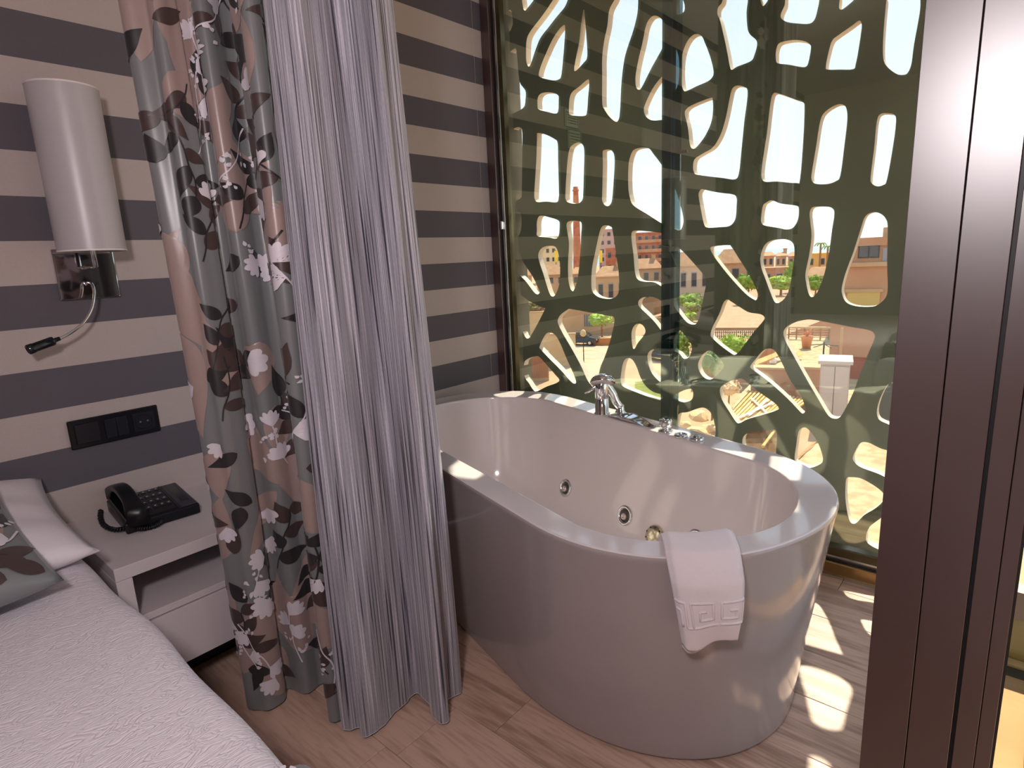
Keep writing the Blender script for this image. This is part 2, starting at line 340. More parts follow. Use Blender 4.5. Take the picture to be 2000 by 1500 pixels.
# zoom origin, scale, polygons in zoom pixels
Z1=(940,0,4);Z2=(1300,0,4);Z3=(940,350,4);Z4=(1300,350,4);Z5=(1000,550,4);Z6=(1350,550,4);Z7=(1400,800,5)
HZ=[
(Z1,"325,-60 325,50 340,82 360,65 410,0 450,-60"),
(Z1,"215,80 235,85 245,150 245,190 222,245 210,200 208,110"),
(Z1,"600,-60 560,0 500,90 440,170 380,250 355,310 350,400 352,480 370,520 390,490 420,400 460,300 520,220 590,130 660,40 680,-60"),
(Z1,"645,195 655,220 650,330 640,450 625,590 605,620 560,628 480,610 450,590 460,530 500,430 550,320 600,240"),
(Z1,"800,75 808,130 820,270 828,440 800,490 740,552 725,540 740,450 765,330 780,190"),
(Z1,"1080,-80 1040,0 1000,80 985,200 960,320 945,450 945,600 945,800 960,850 1000,910 1050,950 1075,930 1085,850 1095,650 1115,480 1140,380 1190,230 1220,100 1225,0 1215,-80"),
(Z1,"1340,125 1400,140 1425,200 1425,330 1405,395 1330,530 1260,670 1235,700 1210,680 1205,600 1225,480 1260,330 1290,190"),
(Z1,"1405,605 1340,690 1290,790 1270,850 1280,900 1310,930 1350,942 1405,937 1450,930 1460,860 1450,700 1430,610"),
(Z1,"1490,345 1530,400 1545,480 1545,600 1530,680 1495,725 1470,690 1470,400"),
(Z1,"1488,860 1508,880 1512,940 1500,1000 1488,1015 1475,980 1475,880"),
(Z1,"262,378 275,400 285,500 300,640 345,710 345,780 330,840 245,888 200,900 190,500 215,420"),
(Z1,"500,722 560,725 600,745 605,780 600,870 575,887 520,875 450,855 440,830 440,770 460,735"),
(Z1,"830,622 843,650 835,760 825,880 805,905 740,905 690,895 685,850 690,770 710,720 760,680"),
(Z1,"262,1000 300,995 320,1030 320,1200 316,1500 312,1540 290,1560 270,1550 262,1400 255,1150 250,1030"),
(Z1,"440,1040 500,1050 570,1085 597,1120 600,1250 607,1500 605,1540 590,1580 510,1575 440,1578 418,1555 415,1500 430,1250 435,1080"),
(Z1,"760,1112 795,1135 805,1190 803,1300 797,1500 790,1560 755,1590 690,1585 660,1560 658,1500 670,1300 685,1180 710,1135"),
(Z1,"955,1175 1000,1168 1030,1190 1042,1250 1035,1400 1022,1560 1000,1605 970,1605 945,1570 945,1500 950,1300 948,1200"),
(Z1,"1300,1155 1350,1210 1410,1290 1500,1440 1555,1600 1578,1700 1575,1760 1550,1800 1500,1785 1410,1745 1300,1675 1190,1605 1160,1540 1148,1450 1150,1300 1165,1220 1200,1165"),
(Z2,"80,-40 110,-40 140,10 150,60 140,95 110,110 85,100"),
(Z2,"440,20 410,60 405,110 425,160 450,260 480,400 498,500 515,545 560,520 660,480 690,440 715,330 660,270 640,220 632,100 632,-50 470,-50"),
(Z2,"740,0 760,48 800,0 790,-30 730,-30"),
(Z2,"930,40 900,110 905,145 950,172 1030,183 1120,185 1165,150 1190,60 1200,0 1195,-60 960,-60"),
(Z2,"1360,0 1355,60 1375,75 1420,45 1470,0 1500,-40 1370,-40"),
(Z2,"1725,0 1715,100 1700,300 1700,450 1730,520 1800,575 1850,585 1890,570 1920,500 1940,350 1985,100 1990,0 1990,-60 1730,-60"),
(Z2,"240,265 280,280 305,330 350,450 375,560 360,610 320,640 250,670 165,710 140,705 125,650 120,540 130,430 160,340 200,285"),
(Z2,"880,345 920,325 1000,312 1080,320 1125,345 1135,380 1115,490 1095,520 1060,523 960,505 880,495 862,470 862,400"),
(Z2,"1510,162 1530,180 1530,230 1505,400 1485,500 1465,540 1360,543 1265,543 1252,520 1270,420 1300,320 1350,275 1450,205"),
(Z2,"350,765 368,785 370,870 355,960 310,1060 250,1140 215,1162 190,1130 175,1000 150,890 165,850 220,815"),
(Z2,"560,668 620,680 640,710 635,800 615,950 590,1200 575,1340 545,1400 440,1390 250,1365 220,1340 215,1290 230,1240 290,1200 370,1150 430,1050 470,920 500,770 520,695"),
(Z2,"845,728 900,735 1010,775 1075,800 1085,860 1075,1100 1050,1400 1020,1430 870,1418 780,1420 750,1385 755,1280 790,1050 820,800"),
(Z2,"1330,820 1390,818 1415,860 1418,950 1395,1150 1365,1370 1330,1415 1260,1438 1170,1435 1140,1400 1145,1330 1175,1150 1205,960 1240,880"),
(Z2,"1680,890 1750,885 1790,900 1800,950 1780,1120 1730,1400 1700,1445 1650,1455 1610,1430 1602,1380 1630,1150 1650,950"),
(Z4,"285,78 340,90 420,105 530,120 555,150 555,200 545,310 500,365 420,375 330,378 300,350 275,230 258,130 265,95"),
(Z4,"830,165 900,190 1010,205 1040,225 1035,310 1000,375 950,393 880,380 790,365 755,350 745,310 760,210 790,180"),
(Z4,"1140,225 1180,213 1270,215 1310,235 1318,280 1300,400 1280,550 1250,700 1220,800 1180,890 1145,920 1120,900 1100,820 1092,740 1120,600 1140,450 1130,330 1125,270"),
(Z4,"1620,258 1680,270 1720,310 1735,380 1730,650 1735,850 1715,930 1650,985 1580,997 1480,990 1410,960 1380,900 1378,840 1410,720 1470,560 1520,400 1560,290"),
(Z4,"108,540 160,590 240,680 305,760 315,820 300,900 270,1050 250,1110 225,1135 170,1120 110,1050 60,960 50,700 70,560 90,530"),
(Z4,"350,540 380,522 490,515 515,530 580,630 650,740 700,840 720,900 710,940 690,940 620,890 500,760 420,660 370,590"),
(Z4,"900,468 960,475 1000,510 1005,600 985,750 965,860 930,930 880,967 850,955 825,900 780,780 745,680 742,600 770,520 820,480"),
(Z4,"480,940 510,955 580,1000 650,1040 740,1055 772,1080 760,1110 700,1180 640,1260 580,1340 545,1370 520,1365 430,1300 365,1240 352,1210 370,1150 420,1050 450,970"),
(Z4,"110,1180 150,1220 200,1290 200,1350 175,1395 140,1400 105,1360 60,1330 70,1230"),
(Z6,"150,540 200,575 240,620 255,660 230,700 190,740 150,765 110,755 75,720 55,670 60,620 100,560"),
(Z6,"590,525 640,530 680,580 730,680 780,780 850,880 890,980 888,1015 870,1030 840,1005 760,920 640,810 540,730 470,680 465,655 500,610 550,550"),
(Z6,"900,298 960,300 1100,325 1250,355 1390,380 1430,410 1430,450 1380,570 1320,720 1260,880 1200,1000 1160,1060 1120,1070 1070,1045 1000,930 900,760 800,580 740,470 720,400 750,350 820,315"),
(Z6,"1610,788 1560,792 1530,810 1490,880 1460,960 1450,1030 1470,1080 1530,1110 1580,1130 1680,1140 1700,800"),
(Z6,"340,765 400,760 450,800 540,870 640,940 680,980 670,1005 560,1040 440,1075 380,1105 350,1095 300,1020 240,920 225,840 260,800"),
(Z5,"1300,1040 1370,1020 1480,985 1540,1010 1575,1080 1590,1190 1540,1260 1400,1260 1290,1180"),
(Z6,"400,1240 430,1190 520,1165 620,1160 665,1170 665,1300 640,1400 520,1400 420,1320"),
(Z6,"880,1140 920,1160 980,1240 1020,1340 1028,1400 1000,1430 930,1455 870,1440 810,1400 820,1280 840,1170"),
(Z7,"1430,318 1500,330 1600,380 1720,410 1800,430 1800,720 1660,665 1560,620 1400,560 1335,500 1330,460 1355,400 1390,340"),
(Z7,"1300,660 1400,670 1500,720 1600,790 1640,850 1610,910 1540,970 1440,1030 1370,1100 1330,1115 1295,1080 1270,980 1255,850 1258,720 1270,670"),
(Z7,"1680,1010 1625,1045 1560,1090 1490,1150 1460,1220 1470,1300 1590,1370 1750,1420 1760,1010"),
(Z3,"285,255 305,265 315,320 310,390 290,445 250,440 250,255"),
(Z3,"460,285 540,300 605,325 612,370 605,440 580,465 530,455 440,445 435,400 435,330"),
(Z3,"700,325 770,330 785,360 780,440 775,560 765,680 750,790 730,850 715,875 695,850 680,780 678,650 685,500 670,400 668,345"),
(Z3,"970,360 1010,370 1025,400 1050,560 1070,700 1078,830 1070,890 1040,925 985,935 915,920 870,880 860,820 865,700 890,570 920,430 940,375"),
(Z3,"1200,402 1280,405 1405,420 1440,430 1440,840 1405,835 1350,805 1270,800 1220,780 1200,720 1190,600 1175,480 1175,420"),
(Z3,"295,570 330,650 400,760 440,840 455,880 440,900 410,880 350,800 300,750 250,700 250,560"),
(Z3,"540,520 580,530 602,580 615,680 612,800 590,880 565,915 540,905 515,840 485,740 455,650 445,590 465,545 500,525"),
(Z3,"312,905 370,950 440,985 495,1005 490,1030 450,1110 400,1200 370,1243 345,1235 320,1190 280,1190 280,900"),
(Z5,"430,222 460,215 600,240 740,265 800,290 775,430 745,530 715,610 690,670 670,760 650,825 630,822 590,770 540,660 470,530 400,410 358,320 375,265"),
(Z5,"985,328 1020,340 1042,380 1030,420 985,475 960,520 945,520 935,460 935,390 955,345"),
(Z5,"1060,120 1100,120 1165,150 1210,200 1210,420 1165,380 1110,310 1040,240 990,190 990,150 1020,125"),
(Z5,"1165,550 1110,530 1075,545 1058,580 1065,640 1090,710 1130,760 1165,785 1240,800 1240,560"),
(Z5,"900,598 940,610 975,670 1000,740 1040,810 1100,860 1165,880 1230,890 1230,945 1165,930 1080,905 960,860 870,820 850,780 852,720 870,630"),
(Z5,"180,585 215,590 270,650 340,730 370,770 340,795 270,820 200,855 170,850 130,790 98,740 95,640 120,605"),
(Z5,"300,398 340,420 380,490 430,610 480,720 500,780 490,797 460,780 380,690 290,600 225,530 215,510 240,450 270,405"),
(Z5,"1340,850 1400,838 1415,870 1405,920 1350,942 1290,930 1240,905 1290,875"),
]


# ---------------------------------------------------------------- perforated facade screen beyond the glass
def build_screen():
    th = 0.036
    cu = bpy.data.curves.new('screen_curve', 'CURVE'); cu.dimensions = '2D'; cu.fill_mode = 'BOTH'; cu.extrude = th/2
    def spl(pts):
        s = cu.splines.new('POLY'); s.points.add(len(pts)-1); s.use_cyclic_u = True
        for p, q in zip(s.points, pts): p.co = (q[0], q[1], 0, 1)
    spl([(0.21, -0.35), (2.35, -0.35), (2.35, 3.0), (0.21, 3.0)])
    allp = []
    for (ox, oy, s_), t in HZ:
        P = []
        for a in t.split():
            x, y = a.split(','); w = onX(ox+float(x)/s_, oy+float(y)/s_, SX); P.append((w[1], w[2]))
        P = [tuple(q) for q in smooth_curve(P, 4, True)]
        allp.append(P); spl(P)
    # rows of openings that go on above the picture's top edge
    r = random.Random(11)
    zt = 2.36
    y = 0.26
    while y < 1.86:
        w_ = r.uniform(0.05, 0.11); h_ = r.uniform(0.12, 0.20); k = r.uniform(-0.05, 0.05); z0 = zt + r.uniform(0, 0.04)
        P = []
        for i in range(20):
            a = 2*math.pi*i/20; ca, sa = math.cos(a), math.sin(a)
            u = math.copysign(abs(ca)**0.7, ca)*w_/2; v = math.copysign(abs(sa)**0.7, sa)*h_/2
            P.append((y+w_/2+u+k*(v/h_), z0+h_/2+v))
        spl(P); y += w_ + r.uniform(0.035, 0.06)
    # a further column of openings beyond the wall's line
    for k in range(9):
        zc = 0.2 + k*0.27 + r.uniform(-0.03, 0.03); P = []
        for i in range(18):
            a = 2*math.pi*i/18; P.append((2.14+0.06*math.cos(a)+0.01*math.sin(a), zc+0.09*math.sin(a)))
        spl(P)
    co = bpy.data.objects.new('screen_tmp', cu); COL.objects.link(co)
    dg = bpy.context.evaluated_depsgraph_get(); me = bpy.data.meshes.new_from_object(co.evaluated_get(dg))
    V = [(SX + th/2 + v.co.z, v.co.x, v.co.y) for v in me.vertices]; F = [list(p.vertices) for p in me.polygons]
    bpy.data.objects.remove(co); bpy.data.curves.remove(cu); bpy.data.meshes.remove(me)
    bm = bmesh.new(); vs_ = [bm.verts.new(v) for v in V]
    for f in F:
        try: bm.faces.new([vs_[i] for i in f])
        except ValueError: pass
    bmesh.ops.remove_doubles(bm, verts=bm.verts[:], dist=1e-5); bmesh.ops.recalc_face_normals(bm, faces=bm.faces[:]); bm.normal_update(); bm.verts.index_update()
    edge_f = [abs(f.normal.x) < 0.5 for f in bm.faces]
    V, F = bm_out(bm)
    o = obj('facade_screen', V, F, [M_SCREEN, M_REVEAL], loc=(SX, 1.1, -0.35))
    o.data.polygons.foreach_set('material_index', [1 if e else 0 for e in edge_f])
    tag(o, 'olive grey facade screen pierced by rounded organic openings outside the window', 'screen')
    return o
build_screen()

# ---------------------------------------------------------------- bathtub
TC = (1.4717, 1.1114); TTH = 0.2892; IC = (1.4533, 1.0950)
def tubp(u, v, z, c=TC): return (c[0]+u*math.sin(TTH)+v*math.cos(TTH), c[1]+u*math.cos(TTH)-v*math.sin(TTH), z)
def outline(a, b, e, n, ne=44, nside=26):
    """stadium outline: straight sides, rounded (superelliptic) ends; fixed vertex count"""
    P = []; L_ = a-e
    for sgn in (1, -1):
        for k in range(ne+1):
            t = -math.pi/2 + math.pi*k/ne; c, s_ = math.cos(t), math.sin(t)
            u = L_ + e*abs(c)**(2/n); v = b*math.copysign(abs(s_)**(2/n), s_); P.append((sgn*u, sgn*v))
        for k in range(1, nside): P.append((sgn*(L_-2*L_*k/nside), sgn*b))
    return P
RIM = 0.545
prof = []   # (a, b, e, n, z, centre blend)
def add(a, b, e, n, z, k=0): prof.append((a, b, e, n, z, k))
o0 = (0.783, 0.376, 0.50, 2.1); o1 = (0.8449, 0.4102, 0.4023, 2.15)
def mixo(t, d=0.0): return tuple(x+(y-x)*t for x, y in zip(o0, o1))
def addo(t, z, d=0.0, k=0): a, b, e, n = mixo(t); add(a-d, b-d, e-d, n, z, k)
addo(0, 0.004, 0.010); addo(0, 0.010, 0.002); addo(0, 0.016)
for i in range(1, 11): addo((i/10.6), 0.016+(RIM-0.016)*i/10.6)
addo(0.985, RIM-0.014); addo(1, RIM-0.008); addo(1, RIM-0.005, 0.0006); addo(1, RIM-0.002, 0.0022); addo(1, RIM, 0.0050); addo(1, RIM, 0.0075)
ii = (0.7576, 0.3191, 0.2854, 1.9)
def addi(d, z, k=1.0, n=None): add(ii[0]-d, ii[1]-d, ii[2]-d*.6, n or ii[3], z, k)
add(0.802, 0.366, 0.345, 2.03, RIM, 0.5); addi(-0.0050, RIM); addi(-0.0030, RIM); addi(-0.0012, RIM-0.0012); addi(0, RIM-0.004); addi(0.0008, RIM-0.010)
for z, d in ((0.50, .004), (0.42, .012), (0.33, .024), (0.25, .040), (0.19, .058), (0.15, .080), (0.125, .105), (0.11, .135), (0.103, .17), (0.10, .21), (0.099, .25), (0.0985, .29)):
    add(ii[0]-d*1.3, ii[1]-d, max(0.12, ii[2]-d*.5), 2.0, z, 1)
V, F = [], []
for a, b, e, n, z, k in prof:
    c = (TC[0]+(IC[0]-TC[0])*k, TC[1]+(IC[1]-TC[1])*k)
    ring = outline(a, b, e, n); NT = len(ring)
    for u, v in ring: V.append(tubp(u, v, z, c))
for j in range(len(prof)-1):
    for i in range(NT): F.append([j*NT+i, j*NT+(i+1) % NT, (j+1)*NT+(i+1) % NT, (j+1)*NT+i])
F.append([i for i in range(NT)][::-1]); F.append([(len(prof)-1)*NT+i for i in range(NT)])
tub = thing('bathtub', (TC[0], TC[1], 0), 'freestanding white oval whirlpool bathtub beside the window', 'bathtub')
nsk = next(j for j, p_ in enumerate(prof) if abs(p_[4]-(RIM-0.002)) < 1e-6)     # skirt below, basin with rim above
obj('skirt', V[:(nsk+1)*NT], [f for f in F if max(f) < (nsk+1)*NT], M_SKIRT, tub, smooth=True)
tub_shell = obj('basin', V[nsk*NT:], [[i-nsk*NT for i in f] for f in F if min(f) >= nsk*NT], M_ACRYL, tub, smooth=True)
tub_bvh = BVHTree.FromPolygons([Vector(v) for v in V], F)
def tubhit(px, py):
    D = Vector(ray(px, py)).normalized(); h = tub_bvh.ray_cast(Vector(CAM), D)
    n = h[1]
    if n.dot(D) > 0: n = -n
    return h[0], n
# shadow-gap feet ring under the shell
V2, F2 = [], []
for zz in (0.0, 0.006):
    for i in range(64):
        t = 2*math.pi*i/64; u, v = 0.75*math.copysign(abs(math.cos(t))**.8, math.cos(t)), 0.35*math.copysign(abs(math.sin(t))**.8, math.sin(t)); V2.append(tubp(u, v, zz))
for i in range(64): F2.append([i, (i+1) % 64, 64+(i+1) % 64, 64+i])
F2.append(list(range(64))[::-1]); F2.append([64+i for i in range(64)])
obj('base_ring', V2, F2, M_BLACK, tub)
M_GOLDISH = mat('pale_brass', (0.78, 0.72, 0.52), 0.18, 1.0)
M_JETIN = mat('jet_inner_dark', (0.10, 0.09, 0.09), 0.3, 0.6)
def jet(px, py, r, kind):
    p, n = tubhit(px, py); mx = frame_mtx(p + n*0.0, n)
    if kind == 'jet':
        V, F = lathe_vf([(r*.98, -0.004), (r, 0.003), (r*.95, 0.006), (r*.80, 0.0075), (r*.68, 0.004), (r*.62, 0.0), (r*.6, -0.004)], 32, mx, cap=False)
        o = obj('water_jet', V, F, M_CHROME, tub, True)
        V, F = lathe_vf([(r*.64, -0.001), (r*.62, 0.0015), (r*.35, 0.002), (r*.34, 0.002)], 28, mx); obj('jet_socket', V, F, M_JETIN, o, True)
        mo = frame_mtx(Vector(p)+n*0.002+Vector((0, 0, -r*.10)), n)
        V, F = lathe_vf([(r*.34, 0), (r*.33, 0.008), (r*.26, 0.011), (r*.12, 0.009), (r*.03, 0.006)], 24, mo); obj('nozzle', V, F, mat('nozzle_rose', (0.72, 0.6, 0.6), 0.2, 0.6), o, True)
    else:
        V, F = lathe_vf([(r*.98, -0.004), (r, 0.004), (r*.92, 0.010), (r*.72, 0.014), (r*.3, 0.016), (r*.02, 0.016)], 32, mx)
        o = obj('overflow_cap', V, F, M_GOLDISH, tub, True)
        for k in range(10):
            a = 2*math.pi*k/10; c = mx @ Vector((r*.82*math.cos(a), r*.82*math.sin(a), 0.0115))
            V, F = lathe_vf([(r*.07, -0.002), (r*.07, 0.002)], 10, frame_mtx(c, n)); obj('vent_hole', V, F, M_BLACK, o)
jet(1105, 953, 0.036, 'jet'); jet(1221, 1007, 0.036, 'jet'); jet(1281, 1049, 0.040, 'cap'); jet(1361, 1056, 0.036, 'jet')

# deck fittings on the rim
def rimp(px, py, z=RIM): return Vector(onZ(px, py, z))
tdir = Vector((math.sin(TTH), math.cos(TTH), 0)); tout = Vector((math.cos(TTH), -math.sin(TTH), 0))
# mixer: column with lever
p = rimp(1176, 808); mxr = None
V, F = lathe_vf([(0.030, 0.0), (0.030, 0.004), (0.0255, 0.006), (0.0255, 0.058), (0.0240, 0.060), (0.0240, 0.062), (0.0255, 0.064), (0.0255, 0.115), (0.023, 0.121), (0.012, 0.124), (0.001, 0.1245)], 32, Matrix.Translation(p))
mix_o = obj('mixer_tap', V, F, M_CHROME, tub, True); mix_o['label'] = 'chrome mixer column with a slim side lever'
q = p + Vector((0, 0, 0.118)); e = Vector(onP(1142, 768, q, (_f[0], _f[1], 0)))
V, F = tube_vf([q, q.lerp(e, .3), q.lerp(e, .75), e], [0.006, 0.007, 0.006, 0.0045], 12); obj('lever', V, F, M_CHROME, mix_o, True)
# waterfall spout plate
a = rimp(1198, 812); b = rimp(1232, 826); c = rimp(1281, 836)
ax = (c-a); ax.z = 0; axl = ax.length; ax.normalize(); sd = Vector((ax.y, -ax.x, 0))
if sd.dot(tout) > 0: sd = -sd      # towards the tub's inside
def spout(t, s):
    w = 0.022*(1-0.75*max(0, t-0.45)/0.55); z = RIM + 0.004 + 0.020*math.exp(-((t-0.45)/0.35)**2) - (0.010*s if t > .3 else 0)
    return tuple(Vector((a.x, a.y, 0)) + ax*(t*axl) + sd*(w*(2*s-1)+0.004) + Vector((0, 0, z)))
n_u, n_v = 18, 7
Vt, Ft = grid_vf(lambda u, v: spout(u, v), n_u, n_v); k = len(Vt)
Vb = [(v[0], v[1], RIM+0.0005) for v in Vt]
Fs = [f[::-1] for f in Ft]
edge = [i for i in range(n_u)] + [j*n_u+n_u-1 for j in range(1, n_v)] + [(n_v-1)*n_u+i for i in range(n_u-2, -1, -1)] + [j*n_u for j in range(n_v-2, 0, -1)]
Fr = [[edge[i], edge[(i+1) % len(edge)], edge[(i+1) % len(edge)]+k, edge[i]+k] for i in range(len(edge))]
sp_o = obj('waterfall_spout', Vt+Vb, Ft+[[i+k for i in f] for f in Fs]+Fr, M_CHROME, tub, True); sp_o['label'] = 'flat tapering chrome spout'
V, F = box_vf(tuple(a.lerp(c, .30)+sd*0.020+Vector((-.006, -.006, -.016))), tuple(a.lerp(c, .30)+sd*0.020+Vector((.006, .006, 0.001))), .001); obj('spout_clip', V, F, M_STEEL, sp_o)
# diverter knob
p = rimp(1300, 843)
V, F = lathe_vf([(0.024, 0), (0.024, 0.004), (0.021, 0.007), (0.011, 0.009), (0.011, 0.016), (0.016, 0.018), (0.0205, 0.022), (0.0205, 0.040), (0.018, 0.043), (0.001, 0.0435)], 4*6, Matrix.Translation(p))
dk = obj('diverter_knob', V, F, M_CHROME, tub, True)
V, F = box_vf((-0.017, -0.017, 0.018), (0.017, 0.017, 0.042), 0.003, 2, Matrix.Translation(p) @ Matrix.Rotation(0.6, 4, 'Z')); obj('square_cap', V, F, M_CHROME, dk)
# air controls
for i, (px, py) in enumerate([(1330, 853), (1361, 859)]):
    p = rimp(px, py)
    V, F = lathe_vf([(0.022, 0), (0.022, 0.005), (0.020, 0.009), (0.0165, 0.010), (0.0155, 0.007), (0.001, 0.0065)], 28, Matrix.Translation(p)); o = obj('air_control', V, F, M_CHROME, tub, True)
    if i == 0:
        V, F = box_vf((-0.013, -0.003, 0.006), (0.013, 0.003, 0.013), 0.001, 1, Matrix.Translation(p) @ Matrix.Rotation(0.5, 4, 'Z')); obj('dial_grip', V, F, M_CHROME, o)
    else:
        V, F = lathe_vf([(0.012, 0.006), (0.012, 0.012), (0.009, 0.014), (0.001, 0.014)], 24, Matrix.Translation(p)); obj('push_button', V, F, M_STEEL, o, True)

# hand shower resting upright behind the mixer (liftable)
p = rimp(1212, 806)
hs = thing('hand_shower', tuple(p), 'chrome hand shower standing in its holder beside the mixer column', 'shower head')
V, F = lathe_vf([(0.021, 0), (0.021, 0.004), (0.016, 0.010), (0.014, 0.022), (0.013, 0.03)], 24, Matrix.Translation(p)); obj('holder', V, F, M_CHROME, hs, True)
pl = Vector((_f[0], _f[1], 0))
top = Vector(onP(1196, 768, p, pl)); headc = Vector(onP(1177, 746, p, pl)); 
path = [p+Vector((0, 0, 0.02)), p.lerp(top, .45)+Vector((0, 0, 0.004)), p.lerp(top, .8), top, top.lerp(headc, .5)+Vector((0, 0, .006)), headc+Vector((0, 0, 0.004))]
V, F = tube_vf([tuple(x) for x in smooth_curve(path, 5)], [0.0125 + 0.003*math.sin(i/25*math.pi) for i in range(26)], 14); obj('handle', V, F, M_CHROME, hs, True)
hn = (Vector((-0.35, -0.25, -0.85))).normalized()
V, F = lathe_vf([(0.008, -0.026), (0.028, -0.024), (0.042, -0.013), (0.047, 0.0), (0.047, 0.005), (0.043, 0.008)], 36, frame_mtx(headc, hn)); hd = obj('spray_head', V, F, M_CHROME, hs, True)
V, F = lathe_vf([(0.043, 0.006), (0.040, 0.0095), (0.02, 0.011), (0.001, 0.0112)], 32, frame_mtx(headc, hn)); sf = obj('spray_face', V, F, mat('shower_face', (0.62, 0.52, 0.52), 0.35, 0.5), hd, True)

# ---------------------------------------------------------------- towel over the rim
M_TOWEL = mat('white_terry', (0.80, 0.71, 0.75), 0.95, spec=0.1, sheen=0.4, bump=(900, 0.5, 0.003))
def build_towel():
    A0 = np.array(onZ(1299, 1093, RIM)); A1 = np.array(onZ(1446, 1089, RIM))
    B0 = np.array(onZ(1289, 1058, RIM)); B1 = np.array(onZ(1430, 1050, RIM))
    ed = A1-A0; nrm = np.array([ed[1], -ed[0], 0]); nrm /= np.linalg.norm(nrm)
    if np.dot(nrm, np.array([TC[0], TC[1], 0])-A0*[1, 1, 0]) > 0: nrm = -nrm
    P0 = A0 + nrm*0.02
    C0 = np.array(onP(1330, 1247, P0, nrm)); C1 = np.array(onP(1441, 1237, P0, nrm))
    def sheet(s, t, off, longer=0.0):
        """s across 0..1, t along 0 (inside) .. 1 (hem)"""
        a = A0+(A1-A0)*s; b = B0+(B1-B0)*s; c = C0+(C1-C0)*s
        # follow the curved rim edge outwards in the middle
        bul = nrm*0.018*4*s*(1-s)
        a = a+bul; b = b+bul*0.9; c = c+bul
        th = 0.004+off
        inn = b - nrm*0.006
        if t < 0.18:
            k = t/0.18; p = inn + np.array([0, 0, -0.09*(1-k)-0.004]) ; p = p + nrm*(-th)*(1-0.2*k)
            return p
        if t < 0.45:
            k = (t-0.18)/0.27; ang = k*math.pi/2
            k2 = k*k*(3-2*k)
            p = b*(1-k2)+a*k2 + np.array([0, 0, th+0.006*math.sin(math.pi*min(1, k))])
            return p
        k = (t-0.45)/0.55
        drop = min(1.0, k*5); edge = a + nrm*(0.010+th)*drop + np.array([0, 0, (th)*(1-drop)])
        end = c + nrm*(th-0.012)
        wav = 0.010*math.sin(s*math.pi*2.1+0.3)*k*k
        p = edge*(1-k)+end*k + nrm*(0.006*math.sin(s*9+1)*k + 0.012*math.sin(k*math.pi)*(0.4+0.6*s))
        p = p + np.array([0, 0, -wav*1.2 - longer*k*(1-s)])
        return p
    root = thing('hand_towel', tuple(A0*0.5+A1*0.5), 'white folded terry hand towel hanging over the bathtub rim', 'towel')
    def slab(name, off, th, longer, s0, s1):
        nu, nv = 44, 70
        f1 = lambda u, v: sheet(s0+(s1-s0)*u, v, off, longer); 
        V1, F1 = grid_vf(f1, nu, nv)
        me_n = []
        A = np.array(V1).reshape(nv, nu, 3)
        du = np.gradient(A, axis=1); dv = np.gradient(A, axis=0); nn = np.cross(du, dv); nn /= np.linalg.norm(nn, axis=2, keepdims=True)+1e-9
        # outward = away from camera-facing test at the hanging part
        if np.dot(nn[-5, nu//2], nrm) < 0: nn = -nn
        edgeu = np.minimum(np.linspace(0, 1, nu), np.linspace(1, 0, nu))*12; edgeu = np.clip(edgeu, 0.25, 1)[None, :, None]
        top = A + nn*th*edgeu; bot = A
        V = [tuple(x) for x in top.reshape(-1, 3)] + [tuple(x) for x in bot.reshape(-1, 3)]
        k = nu*nv; F = list(F1) + [[i+k for i in f[::-1]] for f in F1]
        e = [i for i in range(nu)] + [j*nu+nu-1 for j in range(1, nv)] + [(nv-1)*nu+i for i in range(nu-2, -1, -1)] + [j*nu for j in range(nv-2, 0, -1)]
        F += [[e[i], e[i-1], e[i-1]+k, e[i]+k] for i in range(len(e))]
        return obj(name, V, F, M_TOWEL, root, True), top, nn
    slab('back_layer', 0.001, 0.007, 0.016, 0.03, 0.995)
    o, top, nn = slab('front_layer', 0.012, 0.008, 0.0, 0.0, 0.985)
    # raised Greek-key border woven into the front
    nv, nu = top.shape[:2]
    def P(s, t):
        x = s*(nu-1); y = t*(nv-1); i = int(min(max(x, 0), nu-1.001)); j = int(min(max(y, 0), nv-1.001)); a = min(max(x-i, 0), 1); b = min(max(y-j, 0), 1)
        p = top[j, i]*(1-a)*(1-b)+top[j, i+1]*a*(1-b)+top[j+1, i]*(1-a)*b+top[j+1, i+1]*a*b; return p, nn[j, i]
    def strip(path, w):
        V, F = [], []; pts = []
        for i in range(len(path)-1):
            n_ = max(2, int(math.dist(path[i], path[i+1])/0.02))
            for k in range(n_): pts.append(tuple(np.array(path[i])*(1-k/n_)+np.array(path[i+1])*k/n_))
        pts.append(path[-1])
        W = []
        for s, t in pts:
            p, n = P(s, t); W.append(tuple(p+n*0.0004))
        return tube_vf(W, 0.0026, 8)
    t0, t1 = 0.665, 0.835
    def key(s0, s1, flip):
        X = lambda a: s0+(s1-s0)*((1-a) if flip else a); Y = lambda b: t0+(t1-t0)*b
        return [(X(0.04), Y(1)), (X(0.04), Y(0)), (X(0.9), Y(0)), (X(0.9), Y(0.72)), (X(0.35), Y(0.72)), (X(0.35), Y(0.36)), (X(0.62), Y(0.36))]
    Vs = [strip(key(0.20, 0.56, False), 0), strip(key(0.60, 0.98, True), 0), strip([(0.01, t0), (0.14, t0), (0.14, t1), (0.60, t1)], 0), strip([(0.02, 0.72), (0.085, 0.72), (0.085, 0.83)], 0), strip([(0.62, t1), (0.99, t1)], 0)]
    for v in Vs: obj('greek_key_rib', v[0], v[1], M_TOWEL, o, True)
build_towel()

